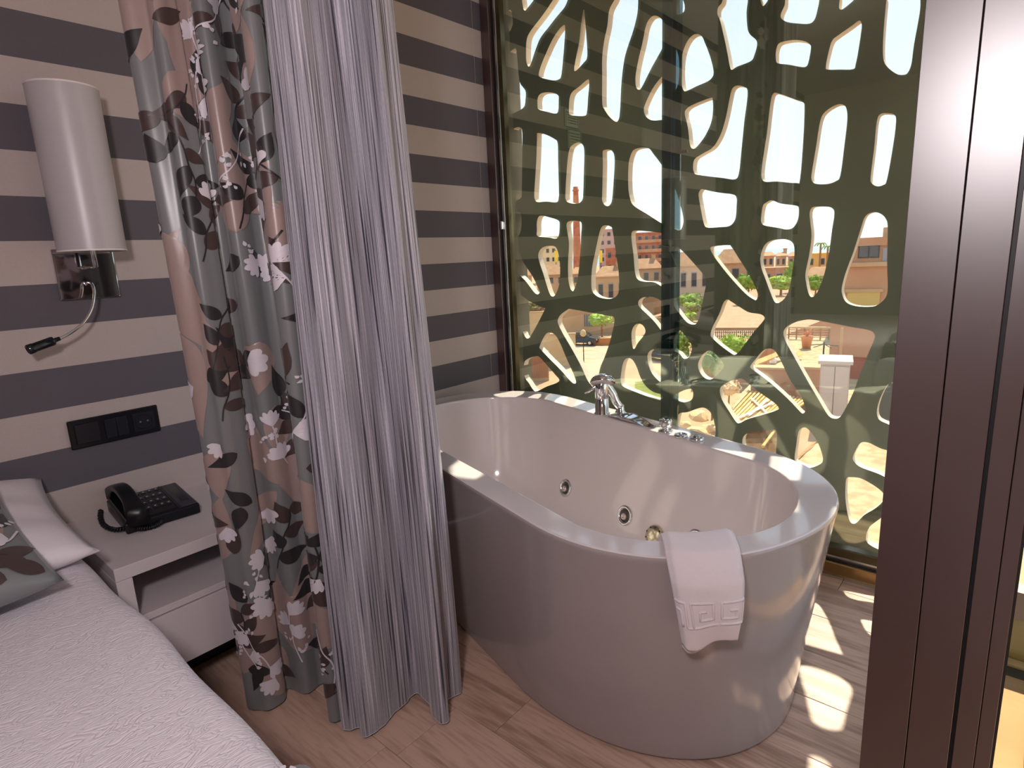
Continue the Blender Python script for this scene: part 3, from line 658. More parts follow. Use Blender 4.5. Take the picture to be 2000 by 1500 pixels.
# ---------------------------------------------------------------- bedside furniture
M_LAQ = mat('white_lacquer', (0.60, 0.53, 0.55), 0.42)
M_LAQIN = mat('white_lacquer_inside', (0.55, 0.48, 0.48), 0.5)
nx0, nx1, nf, nt_ = 0.325, 0.83, 1.53, 0.473
ns = thing('nightstand', ((nx0+nx1)/2, (nf+WY)/2, 0), 'white lacquered nightstand with open shelf and one drawer beside the bed', 'nightstand')
box('top', (nx0, nf, nt_-0.032), (nx1, WY, nt_), M_LAQ, ns, 0.0015)
box('side_panel', (nx0, nf, 0.164), (nx0+0.034, WY, nt_-0.0325), M_LAQ, ns, 0.001)
box('side_panel', (nx1-0.034, nf, 0.164), (nx1, WY, nt_-0.0325), M_LAQ, ns, 0.001)
box('back_panel', (nx0+0.034, WY-0.015, 0.164), (nx1-0.034, WY-0.001, nt_-0.0325), M_LAQIN, ns)
box('shelf', (nx0+0.034, nf+0.004, 0.317), (nx1-0.034, WY-0.015, 0.335), M_LAQ, ns, 0.001)
box('bottom_panel', (nx0+0.034, nf+0.02, 0.165), (nx1-0.034, WY-0.015, 0.18), M_LAQ, ns)
box('drawer_front', (nx0+0.036, nf, 0.166), (nx1-0.036, nf+0.018, 0.314), M_LAQ, ns, 0.001)
box('plinth', (nx0+0.03, 1.75, 0.0), (nx1-0.03, WY-0.001, 0.164), M_BLACK, ns)

# telephone on the nightstand
M_PHONE = mat('black_phone_plastic', (0.006, 0.006, 0.009), 0.34, spec=0.35)
M_PHONE2 = mat('dark_grey_phone_panel', (0.03, 0.03, 0.045), 0.35)
M_KEY = mat('phone_key_marks', (0.70, 0.68, 0.62), 0.5)
def build_phone():
    zb = nt_
    BR = Vector(onZ(343, 943, zb+0.035)); FR = Vector(onZ(390, 984, zb+0.028)); BL0 = Vector(onZ(266, 962, zb+0.035))
    dep = Vector((FR.x-BR.x, FR.y-BR.y, 0)); D = dep.length; dep.normalize()
    wid = Vector((-dep.y, dep.x, 0))
    if wid.dot(BL0-BR) < 0: wid = -wid
    W = 0.180
    ctr = Vector((BR.x, BR.y, zb)) + wid*(W/2) + dep*(D/2)
    ph = thing('telephone', tuple(ctr), 'black corded desk telephone on the nightstand', 'telephone')
    # local frame: x = along width from right to left, y = depth front, z up
    Mx = Matrix((tuple(wid), tuple(dep), (0, 0, 1))).transposed().to_4x4(); Mx.translation = Vector((BR.x, BR.y, zb))
    if Matrix((tuple(wid), tuple(dep), (0, 0, 1))).determinant() < 0: pass
    def lb(lo, hi, bev=0.002, seg=2): return box_vf(lo, hi, bev, seg, Mx)
    # wedge base
    V, F = box_vf((0, 0, 0.002), (W, D, 0.030), 0.004, 2)
    V = [(v[0], v[1], v[2]+(0.008*(1-v[1]/D) if v[2] > 0.015 else 0)) for v in V]
    V = [tuple(Mx @ Vector(v)) for v in V]; ba = obj('base', V, F, M_PHONE, ph)
    def top(x, y, e=0.0): return 0.0305+0.008*(1-y/D)+e
    def panel(name, x0, x1, y0, y1, h, mtl, par, bev=0.0008):
        V, F = box_vf((x0, y0, -0.002), (x1, y1, h), bev, 1)
        V = [tuple(Mx @ Vector((v[0], v[1], v[2]+top(v[0], v[1])))) for v in V]; return obj(name, V, F, mtl, par)
    panel('display_panel', 0.004, 0.044, 0.008, D-0.008, 0.0012, M_PHONE2, ba)
    panel('display', 0.012, 0.034, 0.02, D-0.05, 0.002, mat('phone_display', (0.012, 0.011, 0.016), 0.2), ba)
    panel('divider', 0.046, 0.049, 0.004, D-0.004, 0.0018, M_PHONE2, ba)
    kp = panel('keypad', 0.052, 0.120, 0.012, D-0.012, 0.0008, M_PHONE, ba)
    for i in range(4):
        for j in range(4):
            x = 0.060+i*0.0165; y = 0.026+j*(D-0.05)/4
            k_ = panel('key', x-0.0055, x+0.0055, y-0.0075, y+0.0075, 0.0035, M_PHONE2, ba, 0.001)
            panel('key_mark', x-0.0020, x+0.0018, y-0.0015, y+0.0015, 0.0040, M_KEY, k_, 0.0)
    # handset across the left end, arched over the cradle
    cr = panel('cradle', 0.124, W-0.004, 0.006, D-0.006, 0.006, M_PHONE, ba, 0.003)
    prof = []
    L = D*1.18; y0 = -0.09*D
    def hs(t, a):
        y = y0 + L*t
        arch = 0.030*math.sin(math.pi*t)**0.8
        endk = max(0, 1-min(t, 1-t)/0.24)
        hw = 0.019+0.007*endk; hh = 0.010+0.005*endk
        c = Vector((0.152, y, 0.058 + arch - 0.004*endk))
        ca, sa = math.cos(a), math.sin(a)
        return c + Vector((hw*math.copysign(abs(ca)**.6, ca), 0, hh*math.copysign(abs(sa)**.6, sa) - (0.016*endk if sa < 0 else 0)))
    nv, nu = 26, 24; V = []; F = []
    for j in range(nv):
        t = j/(nv-1)
        for i in range(nu): V.append(tuple(Mx @ hs(t, 2*math.pi*i/nu)))
    for j in range(nv-1):
        for i in range(nu): F.append([j*nu+i, j*nu+(i+1) % nu, (j+1)*nu+(i+1) % nu, (j+1)*nu+i])
    F.append(list(range(nu))[::-1]); F.append([(nv-1)*nu+i for i in range(nu)])
    hso = obj('handset', V, F, M_PHONE, ph, True)
    P = [(226, 966), (204, 982), (196, 1006), (203, 1027), (226, 1036), (250, 1031), (272, 1022), (294, 1014), (310, 1014), (313, 1022), (300, 1030), (278, 1034), (262, 1031), (258, 1025)]
    W_ = [Vector(onZ(a, b, zb+0.0075+0.004*math.sin(i*1.7))) for i, (a, b) in enumerate(P)]
    W_[0] += Vector((0, 0, 0.03))
    C = [Vector(c) for c in smooth_curve(W_, 26)]
    H = []
    for i, c in enumerate(C):
        a = C[max(0, i-1)]; b = C[min(len(C)-1, i+1)]; t = (b-a).normalized(); u = Vector((0, 0, 1)); s = t.cross(u)
        an = i*1.15; H.append(c + (u*math.sin(an)+s*math.cos(an))*0.0045 + Vector((0, 0, 0.002)))
    V, F = tube_vf(H, 0.0030, 6); obj('cord', V, F, M_PHONE, ph, True)
build_phone()

# ---------------------------------------------------------------- switch panel on the wall
M_SW = mat('black_switch_plastic', (0.006, 0.006, 0.010), 0.3, spec=0.3)
M_SW2 = mat('anthracite_rocker', (0.012, 0.012, 0.020), 0.35, spec=0.3)
sx0, sx1, sz0, sz1 = 0.3756, 0.5996, 0.6725, 0.753
sw = thing('switch_panel', ((sx0+sx1)/2, WY, (sz0+sz1)/2), 'black triple wall plate with rocker switches and a socket above the nightstand', 'switch')
box('plate', (sx0, WY-0.009, sz0), (sx1, WY, sz1), M_SW, sw, 0.003)
for i in range(3):
    a = sx0+0.0135+i*0.0705; z0, z1 = sz0+0.0125, sz1-0.0125
    if i == 0: box('rocker', (a, WY-0.0135, z0), (a+0.056, WY-0.008, z1), M_SW2, sw, 0.0015)
    elif i == 1:
        box('rocker', (a, WY-0.0135, z0), (a+0.0275, WY-0.008, z1), M_SW2, sw, 0.0015); box('rocker', (a+0.0285, WY-0.0135, z0), (a+0.056, WY-0.008, z1), M_SW2, sw, 0.0015)
    else:
        so = box('socket_frame', (a, WY-0.0115, z0), (a+0.056, WY-0.008, z1), M_SW2, sw, 0.0015)
        mx = frame_mtx((a+0.028, WY-0.0112, (z0+z1)/2), (0, -1, 0))
        V, F = lathe_vf([(0.0225, -0.001), (0.0225, 0.0012), (0.0195, 0.0016), (0.0195, -0.0004), (0.001, -0.0006)], 32, mx); obj('socket_well', V, F, M_SW, so, True)
        for k in (-1, 1):
            V, F = lathe_vf([(0.0028, -0.001), (0.0028, 0.0012)], 10, frame_mtx((a+0.028+k*0.0095, WY-0.0105, (z0+z1)/2), (0, -1, 0))); obj('contact', V, F, M_STEEL, so)

# ---------------------------------------------------------------- wall lamp with reading arm
wlamp = thing('wall_lamp', (0.488, WY, CAM_H+0.07), 'wall lamp with tall cream cylinder shade and chrome reading arm', 'lamp')
M_SHADE = mat('cream_lamp_shade', (0.50, 0.455, 0.475), 0.36, spec=0.6)
px0, px1, pz0, pz1 = 0.416, 0.556, CAM_H-0.053, CAM_H+0.079
box('back_plate', (px0, WY-0.016, pz0), (px1, WY, pz1), M_CHROME, wlamp, 0.003)
cxs, cys, rs = 0.489, 1.857, 0.076
zs0, zs1 = CAM_H+0.068, CAM_H+0.463
def shade_prof():
    V, F = lathe_vf([(rs-0.0015, zs0), (rs, zs0), (rs, zs0+0.003), (rs, zs1-0.003), (rs, zs1), (rs-0.0015, zs1), (rs-0.0015, zs0)], 56, Matrix.Translation((cxs, cys, 0)), cap=False); return V, F
V, F = shade_prof(); sh = obj('shade', V, F, M_SHADE, wlamp, True)
for zz in (zs0, zs1-0.004):
    V, F = lathe_vf([(rs+0.0006, zz), (rs+0.0008, zz+0.002), (rs+0.0006, zz+0.004)], 56, Matrix.Translation((cxs, cys, 0)), cap=False); obj('shade_rim', V, F, mat('shade_edge', (0.78, 0.70, 0.70), 0.5), sh, True)
V, F = tube_vf([(cxs, WY-0.016, CAM_H+0.03), (cxs, cys, CAM_H+0.03), (cxs, cys, CAM_H+0.16)], 0.006, 10); obj('bracket', V, F, M_CHROME, wlamp, True)
V, F = lathe_vf([(0.016, CAM_H+0.10), (0.018, CAM_H+0.11), (0.018, CAM_H+0.17), (0.012, CAM_H+0.175)], 20, Matrix.Translation((cxs, cys, 0))); obj('lamp_holder', V, F, M_BLACK, wlamp, True)
V, F = lathe_vf([(0.012, CAM_H+0.175), (0.028, CAM_H+0.22), (0.028, CAM_H+0.25), (0.012, CAM_H+0.27)], 20, Matrix.Translation((cxs, cys, 0))); obj('bulb', V, F, mat('opal_bulb', (0.8, 0.78, 0.75), 0.3), wlamp, True)
gn = [onY(168, 556, WY-0.014), onY(172, 552, 1.915), onY(180, 556, 1.885), onY(184, 575, 1.872), onY(179, 603, 1.862), onY(163, 630, 1.856), onY(140, 649, 1.853), onY(114, 663, 1.852)]
V, F = tube_vf([tuple(x) for x in smooth_curve(gn, 7)], 0.0036, 10); obj('gooseneck', V, F, M_CHROME, wlamp, True)
h0 = Vector(onY(117, 661, 1.852)); h1 = Vector(onY(53, 684, 1.850)); hd_ = (h1-h0)
Lh = hd_.length
V, F = lathe_vf([(0.005, 0), (0.006, 0.012*1), (0.0105, 0.014), (0.0115, 0.018), (0.0115, Lh*.80), (0.0125, Lh*.81), (0.0125, Lh*.97), (0.0105, Lh), (0.009, Lh), (0.008, Lh-0.006), (0.001, Lh-0.007)], 24, frame_mtx(h0, hd_)); obj('reading_head', V, F, mat('black_chrome', (0.06, 0.065, 0.07), 0.18, 0.9), wlamp, True)

# ---------------------------------------------------------------- notices on the wall behind the sheer curtain
def notice(name, x1, z0, z1, w, label, green):
    r = thing(name, (x1-w/2, WY, (z0+z1)/2), label, 'sign')
    box('frame', (x1-w, WY-0.004, z0), (x1, WY, z1), mat('teal_sign_edge', (0.02, 0.09, 0.10), 0.4), r)
    box('sheet', (x1-w+0.004, WY-0.005, z0+0.004), (x1-0.004, WY-0.0035, z1-0.004), mat('sign_paper', (0.70, 0.74, 0.74), 0.5) if not green else mat('sign_paper_green', (0.55, 0.64, 0.55), 0.5), r)
    n_ = 5
    for i in range(n_):
        z = z1-0.018-i*(z1-z0-0.03)/n_
        k = [0.036, 0.030, 0.026, 0.022, 0.018][i]
        box('text_line', (x1-w+0.012, WY-0.0056, z-0.004), (x1-0.010-(0.036-k), WY-0.0048, z), mat('sign_ink', (0.03, 0.03, 0.08), 0.6) if (not green or i < 3) else mat('sign_ink_green', (0.25, 0.42, 0.15), 0.6), r)
notice('wall_notice', 1.588, 1.792, 1.886, 0.12, 'small framed notice with dark lines of text, the upper one beside the sheer curtain', False)
notice('wall_notice', 1.566, 1.683, 1.785, 0.12, 'small greenish notice, the lower one beside the sheer curtain', True)

# ---------------------------------------------------------------- bed, pillow, cushion, runner
BZ = 0.53; BXR = 0.288
m = mat('white_matelasse', (0.72, 0.64, 0.69), 0.85, spec=0.2, sheen=0.2)
N, L, B = nodes_of(m)
tc = N.new('ShaderNodeTexCoord'); mp = N.new('ShaderNodeMapping'); mp.inputs['Scale'].default_value = (10, 26, 10); mp.inputs['Rotation'].default_value = (0, 0, 0.35); L.new(tc.outputs['Object'], mp.inputs[0])
nz = N.new('ShaderNodeTexNoise'); nz.inputs['Scale'].default_value = 1.6; nz.inputs['Detail'].default_value = 1.5; nz.inputs['Distortion'].default_value = 1.6; L.new(mp.outputs[0], nz.inputs['Vector'])
wv = N.new('ShaderNodeMath'); wv.operation = 'MULTIPLY'; wv.inputs[1].default_value = 26; L.new(nz.outputs['Fac'], wv.inputs[0])
sn = N.new('ShaderNodeMath'); sn.operation = 'SINE'; L.new(wv.outputs[0], sn.inputs[0])
ab = N.new('ShaderNodeMath'); ab.operation = 'ABSOLUTE'; L.new(sn.outputs[0], ab.inputs[0])
pw = N.new('ShaderNodeMath'); pw.operation = 'POWER'; pw.inputs[1].default_value = 0.45; L.new(ab.outputs[0], pw.inputs[0])
bp = N.new('ShaderNodeBump'); bp.inputs['Strength'].default_value = 0.50; bp.inputs['Distance'].default_value = 0.005; L.new(pw.outputs[0], bp.inputs['Height']); L.new(bp.outputs[0], B.inputs['Normal'])
M_SPREAD = m
bed = thing('bed', (-0.53, 0.93, 0), 'bed under a white matelasse bedspread', 'bed')
bx0, by0 = -1.35, -0.15
box('base', (bx0+0.04, by0+0.05, 0.0), (BXR-0.06, WY-0.003, 0.26), mat('dark_bed_base', (0.03, 0.02, 0.02), 0.7), bed, 0.01)
box('mattress', (bx0+0.03, by0+0.03, 0.26), (BXR-0.04, WY-0.003, BZ-0.03), mat('mattress_ticking', (0.7, 0.68, 0.66), 0.9), bed, 0.04, 3)
def spread():
    # cross-section over the bed's width, hanging down both sides
    nx, ny = 90, 80; V = []
    rr = 0.045
    for j in range(ny):
        y = WY-0.01 + (by0 - (WY-0.01))*j/(ny-1)
        edge = BXR + 0.004*math.sin(y*7)+0.003*math.sin(y*17+1)
        prof = [(bx0, 0.12), (bx0, 0.30), (bx0, BZ-rr)]
        for k in range(7): a = math.pi/2*k/6; prof.append((bx0+rr-rr*math.cos(a), BZ-rr+rr*math.sin(a)))
        for k in range(1, 60): prof.append((bx0+rr+(edge-bx0-2*rr)*k/60, BZ+0.0035*math.sin(k*0.5+y*5)*math.sin(y*3)))
        for k in range(7): a = math.pi/2*k/6; prof.append((edge-rr+rr*math.sin(a), BZ-rr+rr*math.cos(a)))
        for k in range(1, 12): prof.append((edge+0.002*math.sin(y*20+k*.4)*k/6-0.006*k/12, BZ-rr-(BZ-rr-0.12)*k/11))
        for p in prof: V.append((p[0], y, p[1]))
        n_ = len(prof)
    F = [[j*n_+i, j*n_+i+1, (j+1)*n_+i+1, (j+1)*n_+i] for j in range(ny-1) for i in range(n_-1)]
    return obj('bedspread', V, F, M_SPREAD, bed, True)
spread()
M_PILLOW = mat('white_pillow_cotton', (0.74, 0.66, 0.70), 0.85, spec=0.2, bump=(14, 0.25, 0.01))
def cushion_vf(hx, hy, hz, mtx, n=34, pinch=0.10, wr=0.0):
    V, F = [], []
    for side in (1, -1):
        for j in range(n):
            for i in range(n):
                u = 2*i/(n-1)-1; v = 2*j/(n-1)-1
                h_ = (max(0, 1-u**4)*max(0, 1-v**4))**0.5
                x = u*hx*(1-pinch*(1-v*v)*abs(u)**2*0.5); y = v*hy*(1-pinch*(1-u*u)*abs(v)**2*0.5)
                z = side*hz*h_ + (wr*math.sin(u*7+v*5)*math.sin(v*6-u*3)*h_)
                V.append(tuple(mtx @ Vector((x, y, z))))
    k = n*n
    for s_ in (0, 1):
        for j in range(n-1):
            for i in range(n-1):
                f = [s_*k+j*n+i, s_*k+j*n+i+1, s_*k+(j+1)*n+i+1, s_*k+(j+1)*n+i]; F.append(f if s_ == 0 else f[::-1])
    return V, F
def weld(V, F):
    bm = bmesh.new(); vs_ = [bm.verts.new(v) for v in V]
    for f in F:
        try: bm.faces.new([vs_[i] for i in f])
        except ValueError: pass
    bmesh.ops.remove_doubles(bm, verts=bm.verts[:], dist=1e-5); bmesh.ops.recalc_face_normals(bm, faces=bm.faces[:]); bm.verts.index_update(); return bm_out(bm)
mxp = Matrix.Translation((-0.10, 1.69, BZ+0.080)) @ Matrix.Rotation(math.radians(8), 4, 'X') @ Matrix.Rotation(math.radians(3), 4, 'Y')
V, F = weld(*cushion_vf(0.395, 0.235, 0.058, mxp, wr=0.006)); o = obj('pillow', V, F, M_PILLOW, None, True, loc=(-0.10, 1.70, BZ)); tag(o, 'plump white pillow at the head of the bed', 'pillow')

# ---- printed floral cloth ------------------------------------------------------------
def satin(name, col, rough=0.38):
    m = mat(name, col, rough, spec=0.5, sheen=0.15); return m
M_CLOTH = satin('grey_satin', (0.185, 0.185, 0.19), 0.33)
M_BLOT = satin('taupe_rose_print', (0.33, 0.235, 0.215), 0.34)
M_LEAF = satin('brown_leaf_print', (0.060, 0.036, 0.034), 0.42)
M_LEAF2 = satin('dark_leaf_print', (0.022, 0.017, 0.020), 0.45)
M_WHITE = satin('white_flower_print', (0.66, 0.60, 0.66), 0.5)
class Print:
    """flat printed motifs, laid as thin shapes on a cloth surface S(s, z) -> point, normal"""
    def __init__(self, S): self.S = S; self.L = {k: ([], []) for k in ('blot', 'leaf', 'leaf2', 'white')}
    def patch(self, layer, fn, nu, nv, off):
        V, F = self.L[layer]; k = len(V); pts = []
        for j in range(nv):
            for i in range(nu):
                s, z = fn(i/(nu-1), j/(nv-1)); q = self.S(s, z)
                if q is None: return
                p, n = q; pts.append(tuple(p+n*off))
        V += pts
        F += [[k+j*nu+i, k+j*nu+i+1, k+(j+1)*nu+i+1, k+(j+1)*nu+i] for j in range(nv-1) for i in range(nu-1)]
    def leaf(self, layer, s, z, ang, ln, wd, curve=0.2, off=0.0022):
        ca, sa = math.cos(ang), math.sin(ang)
        def fn(a, t):
            w = wd*math.sin(math.pi*min(1, t**0.75))*(1-0.25*t); x = (2*a-1)*w/2 + curve*ln*(t-t*t); y = t*ln
            return s + x*ca - y*sa, z + x*sa + y*ca
        big = ln > .09
        self.patch(layer, fn, 15 if big else 9, 26 if big else 14, off)
    def stem(self, layer, pts, w, off=0.0010):
        C = smooth_curve([np.array(p) for p in pts], 6)
        def fn(a, t):
            i = min(int(t*(len(C)-1)), len(C)-2); f = t*(len(C)-1)-i; c = C[i]*(1-f)+C[i+1]*f; d = C[i+1]-C[i]; l = math.hypot(*d)+1e-9
            return c[0]-d[1]/l*w*(a-.5), c[1]+d[0]/l*w*(a-.5)
        self.patch(layer, fn, 3, len(C), off)
    def fan(self, layer, s, z, ang, r, teeth=5, spread=2.2, off=0.0032):
        def fn(a, t):
            th = ang + (a-.5)*spread; rr = r*(0.80+0.20*abs(math.sin(a*math.pi*teeth)))*(1-0.25*(2*a-1)**2)
            q = t
            return s - math.sin(th)*rr*q, z + math.cos(th)*rr*q
        self.patch(layer, fn, teeth*6+1, 6, off)
    def build(self, parent):
        names = {'blot': ('rose_print', M_BLOT), 'leaf': ('brown_leaf_print', M_LEAF), 'leaf2': ('dark_leaf_print', M_LEAF2), 'white': ('white_flower_print', M_WHITE)}
        for k, (V, F) in self.L.items():
            if V: o = obj(names[k][0], V, F, names[k][1], parent, True); o['kind'] = 'stuff'
    def branch(self, r, s, z, ang, ln, white_p=0.5):
        """a curved twig with leaves, berries and flowers"""
        pts = [(s, z)]; a = ang
        n_ = 5
        for i in range(n_): a += r.uniform(-.35, .35); pts.append((pts[-1][0]-math.sin(a)*ln/n_, pts[-1][1]+math.cos(a)*ln/n_))
        white = r.random() < white_p
        self.stem('white' if white else 'leaf2', pts, 0.0028 if white else 0.0032, 0.0029)
        for i, (x, y) in enumerate(pts[1:]):
            sd = 1 if i % 2 else -1
            la = ang + sd*r.uniform(.6, 1.3)
            if white and r.random() < .75:
                if r.random() < .55: self.fan('white', x, y, la, r.uniform(.030, .048), r.choice((4, 5)), r.uniform(1.6, 2.6))
                else:
                    for q in range(5):
                        bx = x-math.sin(la)*.012*(q+1)*.6+r.uniform(-.007, .007); by = y+math.cos(la)*.012*(q+1)*.6+r.uniform(-.007, .007)
                        self.leaf('white', bx, by, r.uniform(-3, 3), r.uniform(.008, .014), r.uniform(.007, .010), 0, 0.0033)
            else:
                self.leaf(r.choice(('leaf', 'leaf', 'leaf2')), x, y, la, r.uniform(.052, .085), r.uniform(.030, .046), r.uniform(-.3, .3), 0.0022+0.0004*r.random())
def decorate(pr, r, s0, s1, z0, z1, dens=1.0, white_p=0.55):
    area = (s1-s0)*(z1-z0)
    for i in range(int(area*25*dens)):
        pr.leaf('blot', r.uniform(s0, s1), r.uniform(z0, z1), r.uniform(-.7, .7)+(math.pi if r.random() < .4 else 0), r.uniform(.12, .28), r.uniform(.06, .13), r.uniform(-.3, .3), 0.0010+0.0008*r.random())
    n_ = int(area*24*dens)
    for i in range(n_):
        pr.branch(r, r.uniform(s0, s1), z0+(z1-z0)*(i+r.random())/n_, r.uniform(-.9, .9)+(math.pi if r.random() < .35 else 0), r.uniform(.10, .19), white_p)
    for i in range(int(area*16*dens)):
        pr.fan('white', r.uniform(s0, s1), r.uniform(z0, z1), r.uniform(-3, 3), r.uniform(.032, .050), r.choice((4, 5, 6)), r.uniform(1.8, 3.0))

# floral cushion leaning on the pillow
def build_cushion():
    hx, hy, hz = 0.225, 0.225, 0.05
    base = Vector(onZ(122, 1148, BZ+0.035))
    rot = Matrix.Rotation(math.radians(3), 4, 'Z') @ Matrix.Rotation(math.radians(15), 4, 'X')
    corner = rot @ Vector((hx*0.98, -hy*0.98, 0))
    mx = Matrix.Translation(base - corner + Vector((0, 0, 0.016))) @ rot
    root = thing('cushion', tuple(base-corner), 'grey floral print cushion leaning on the white pillow', 'cushion')
    V, F = weld(*cushion_vf(hx, hy, hz, mx)); obj('cover', V, F, M_CLOTH, root, True)
    def S(s, z):
        u, v = s/hx, z/hy
        if abs(u) > .985 or abs(v) > .985:
            u = max(-.985, min(.985, u)); v = max(-.985, min(.985, v))
        h_ = (max(0, 1-u**4)*max(0, 1-v**4))**0.5
        x = u*hx*(1-.10*(1-v*v)*abs(u)**2*0.5); y = v*hy*(1-.10*(1-u*u)*abs(v)**2*0.5)
        p = mx @ Vector((x, y, hz*h_)); return np.array(p), np.array(mx.to_3x3() @ Vector((0, 0, 1)))
    pr = Print(S); r = random.Random(8)
    decorate(pr, r, -hx, hx, -hy, hy, 1.3, .4)
    for (s_, z_, a_) in ((.205, -.205, .9), (.150, -.150, -1.2), (.19, -.165, 1.5), (.17, -.05, -.5), (.205, .03, .6), (.16, .02, 1.9), (.15, -.205, 1.1)): pr.leaf('leaf2' if z_ > -.15 else 'leaf', s_, z_, a_, .075, .042, .1, .0028)
    for (s_, z_, a_) in ((.185, -.095, 1.4), (.150, -.10, .2), (.19, .09, 2.0)): pr.fan('white', s_, z_, a_, .036, 5, 2.4, .0036)
    pr.stem('white', [(.13, -.14), (.16, -.11), (.185, -.10), (.21, -.06)], .004, .0034)
    for k in range(6): pr.leaf('white', .165+.008*k, -.035+.006*(k % 3), k, .014, .011, 0, .0036)
    pr.build(root)
build_cushion()
# floral runner folded across the bed's foot
def build_runner():
    y1 = onZ(575, 1478, BZ+0.01)[1]; y0 = y1-0.55
    root = thing('bed_runner', (BXR-0.4, (y0+y1)/2, BZ), 'grey floral runner laid across the foot of the bed', 'runner')
    rr = 0.05; x_e = BXR+0.012; top = BZ+0.012
    def pt(s):        # s: 0 at the hem on the right side, growing over the top
        if s < 0.30: return (x_e-0.002, 0.16+s*( (top-rr-0.16)/0.30), (1, 0))
        a = (s-0.30)/0.0785
        if a < 1: return (x_e-rr+rr*math.cos(a*math.pi/2), top-rr+rr*math.sin(a*math.pi/2), (math.cos(a*math.pi/2), math.sin(a*math.pi/2)))
        return (x_e-rr-(s-0.3785), top, (0, 1))
    V = []; nS, nY = 80, 24
    for j in range(nY):
        y = y1 + (y0-y1)*j/(nY-1)
        for i in range(nS):
            s = 1.1*(i/(nS-1)); p = pt(s); V.append((p[0], y + (0.012*math.sin(s*11) if j == 0 else 0), p[1]))
    F = [[j*nS+i, j*nS+i+1, (j+1)*nS+i+1, (j+1)*nS+i] for j in range(nY-1) for i in range(nS-1)]
    obj('cloth', V, F, M_CLOTH, root, True)
    def S(s, z):
        if not (0.01 < s < 1.09 and y0+.01 < z < y1-.004): return None
        p = pt(s); return np.array((p[0], z, p[1])), np.array((p[2][0], 0, p[2][1]))
    pr = Print(S); r = random.Random(3); decorate(pr, r, 0, 1.05, y0, y1, 1.3); pr.build(root)
build_runner()

# ---------------------------------------------------------------- curtains
class Cloth:
    def __init__(self, bot, top, zb, zt, waves):
        def rs(P, n=400):
            C = np.array(smooth_curve([np.array(p, float) for p in P], 24)); d = np.r_[0, np.cumsum(np.hypot(*np.diff(C, axis=0).T))]
            t = np.linspace(0, d[-1], n); return np.stack([np.interp(t, d, C[:, 0]), np.interp(t, d, C[:, 1])], 1), d[-1]
        self.b, self.Lb = rs(bot); self.t, self.Lt = rs(top); self.zb, self.zt = zb, zt; self.len = self.Lb; self.waves = waves
    def xy(self, q, z):
        k = (z-self.zb)/(self.zt-self.zb); k = k*k*(3-2*k) if 0 < k < 1 else k
        q = min(max(q, 0), 1); x = q*399; i = min(int(x), 398); f = x-i
        b = self.b[i]*(1-f)+self.b[i+1]*f; t = self.t[i]*(1-f)+self.t[i+1]*f; p = b*(1-k)+t*k
        j0, j1 = max(0, i-3), min(399, i+4); d = (self.b[j1]-self.b[j0])*(1-k)+(self.t[j1]-self.t[j0])*k; d = d/(np.linalg.norm(d)+1e-9); n = np.array([d[1], -d[0]])
        for (fr, a0, a1, ph, tw) in self.waves:
            p = p + n*(a0*(1-k)+a1*k)*math.sin(2*math.pi*fr*q+ph+tw*k)
        return p
    def S(self, s, z):
        q = s/self.len
        if not (0.002 < q < 0.998 and self.zb+.004 < z < self.zt): return None
        a = self.xy(q, z); e = .004; d = self.xy(q+e, z)-self.xy(q-e, z); d = d/(np.linalg.norm(d)+1e-9); n = np.array([d[1], -d[0], 0])
        return np.array([a[0], a[1], z]), n
    def mesh(self, nu, nz, hem=0.0):
        V, UV = [], []
        for j in range(nz):
            z = self.zb + (self.zt-self.zb)*j/(nz-1)
            for i in range(nu):
                q = i/(nu-1); p = self.xy(q, z); V.append((p[0], p[1], z)); UV.append((q*self.len, z))
        F = [[j*nu+i, j*nu+i+1, (j+1)*nu+i+1, (j+1)*nu+i] for j in range(nz-1) for i in range(nu-1)]
        return V, F, UV
ZT = CEIL-0.02
fb = [(.640, 1.505), (.585, 1.505), (.548, 1.475), (.540, 1.43), (.557, 1.392), (.600, 1.392), (.628, 1.425), (.640, 1.405), (.662, 1.368), (.700, 1.372), (.712, 1.335), (.668, 1.268), (.640, 1.236), (.664, 1.217), (.715, 1.238), (.735, 1.27)]
ft = [(.600, 1.52), (.560, 1.515), (.528, 1.490), (.520, 1.45), (.545, 1.415), (.585, 1.425), (.603, 1.42), (.605, 1.385), (.625, 1.355), (.668, 1.372), (.690, 1.335), (.664, 1.275), (.660, 1.240), (.685, 1.215), (.725, 1.235), (.735, 1.27)]
flo = Cloth(fb, ft, 0.012, ZT, [(6.0, .005, .017, .5, 1.2), (11.0, .002, .007, 0, .5)])
fc = thing('floral_curtain', (0.62, 1.37, 0), 'grey satin curtain printed with white flowers and brown leaves beside the nightstand', 'curtain')
V, F, UV = flo.mesh(420, 60); obj('cloth', V, F, M_CLOTH, fc, True, uv=UV)
pr = Print(flo.S); r = random.Random(21); decorate(pr, r, 0.0, flo.len, 0.02, 2.45, 2.0, .42)
for _ in range(70): pr.leaf(r.choice(('leaf', 'leaf2')), r.uniform(0, flo.len), r.uniform(.05, 2.4), r.uniform(-3, 3), r.uniform(.06, .085), r.uniform(.034, .048), r.uniform(-.3, .3), .0024)
pr.build(fc)

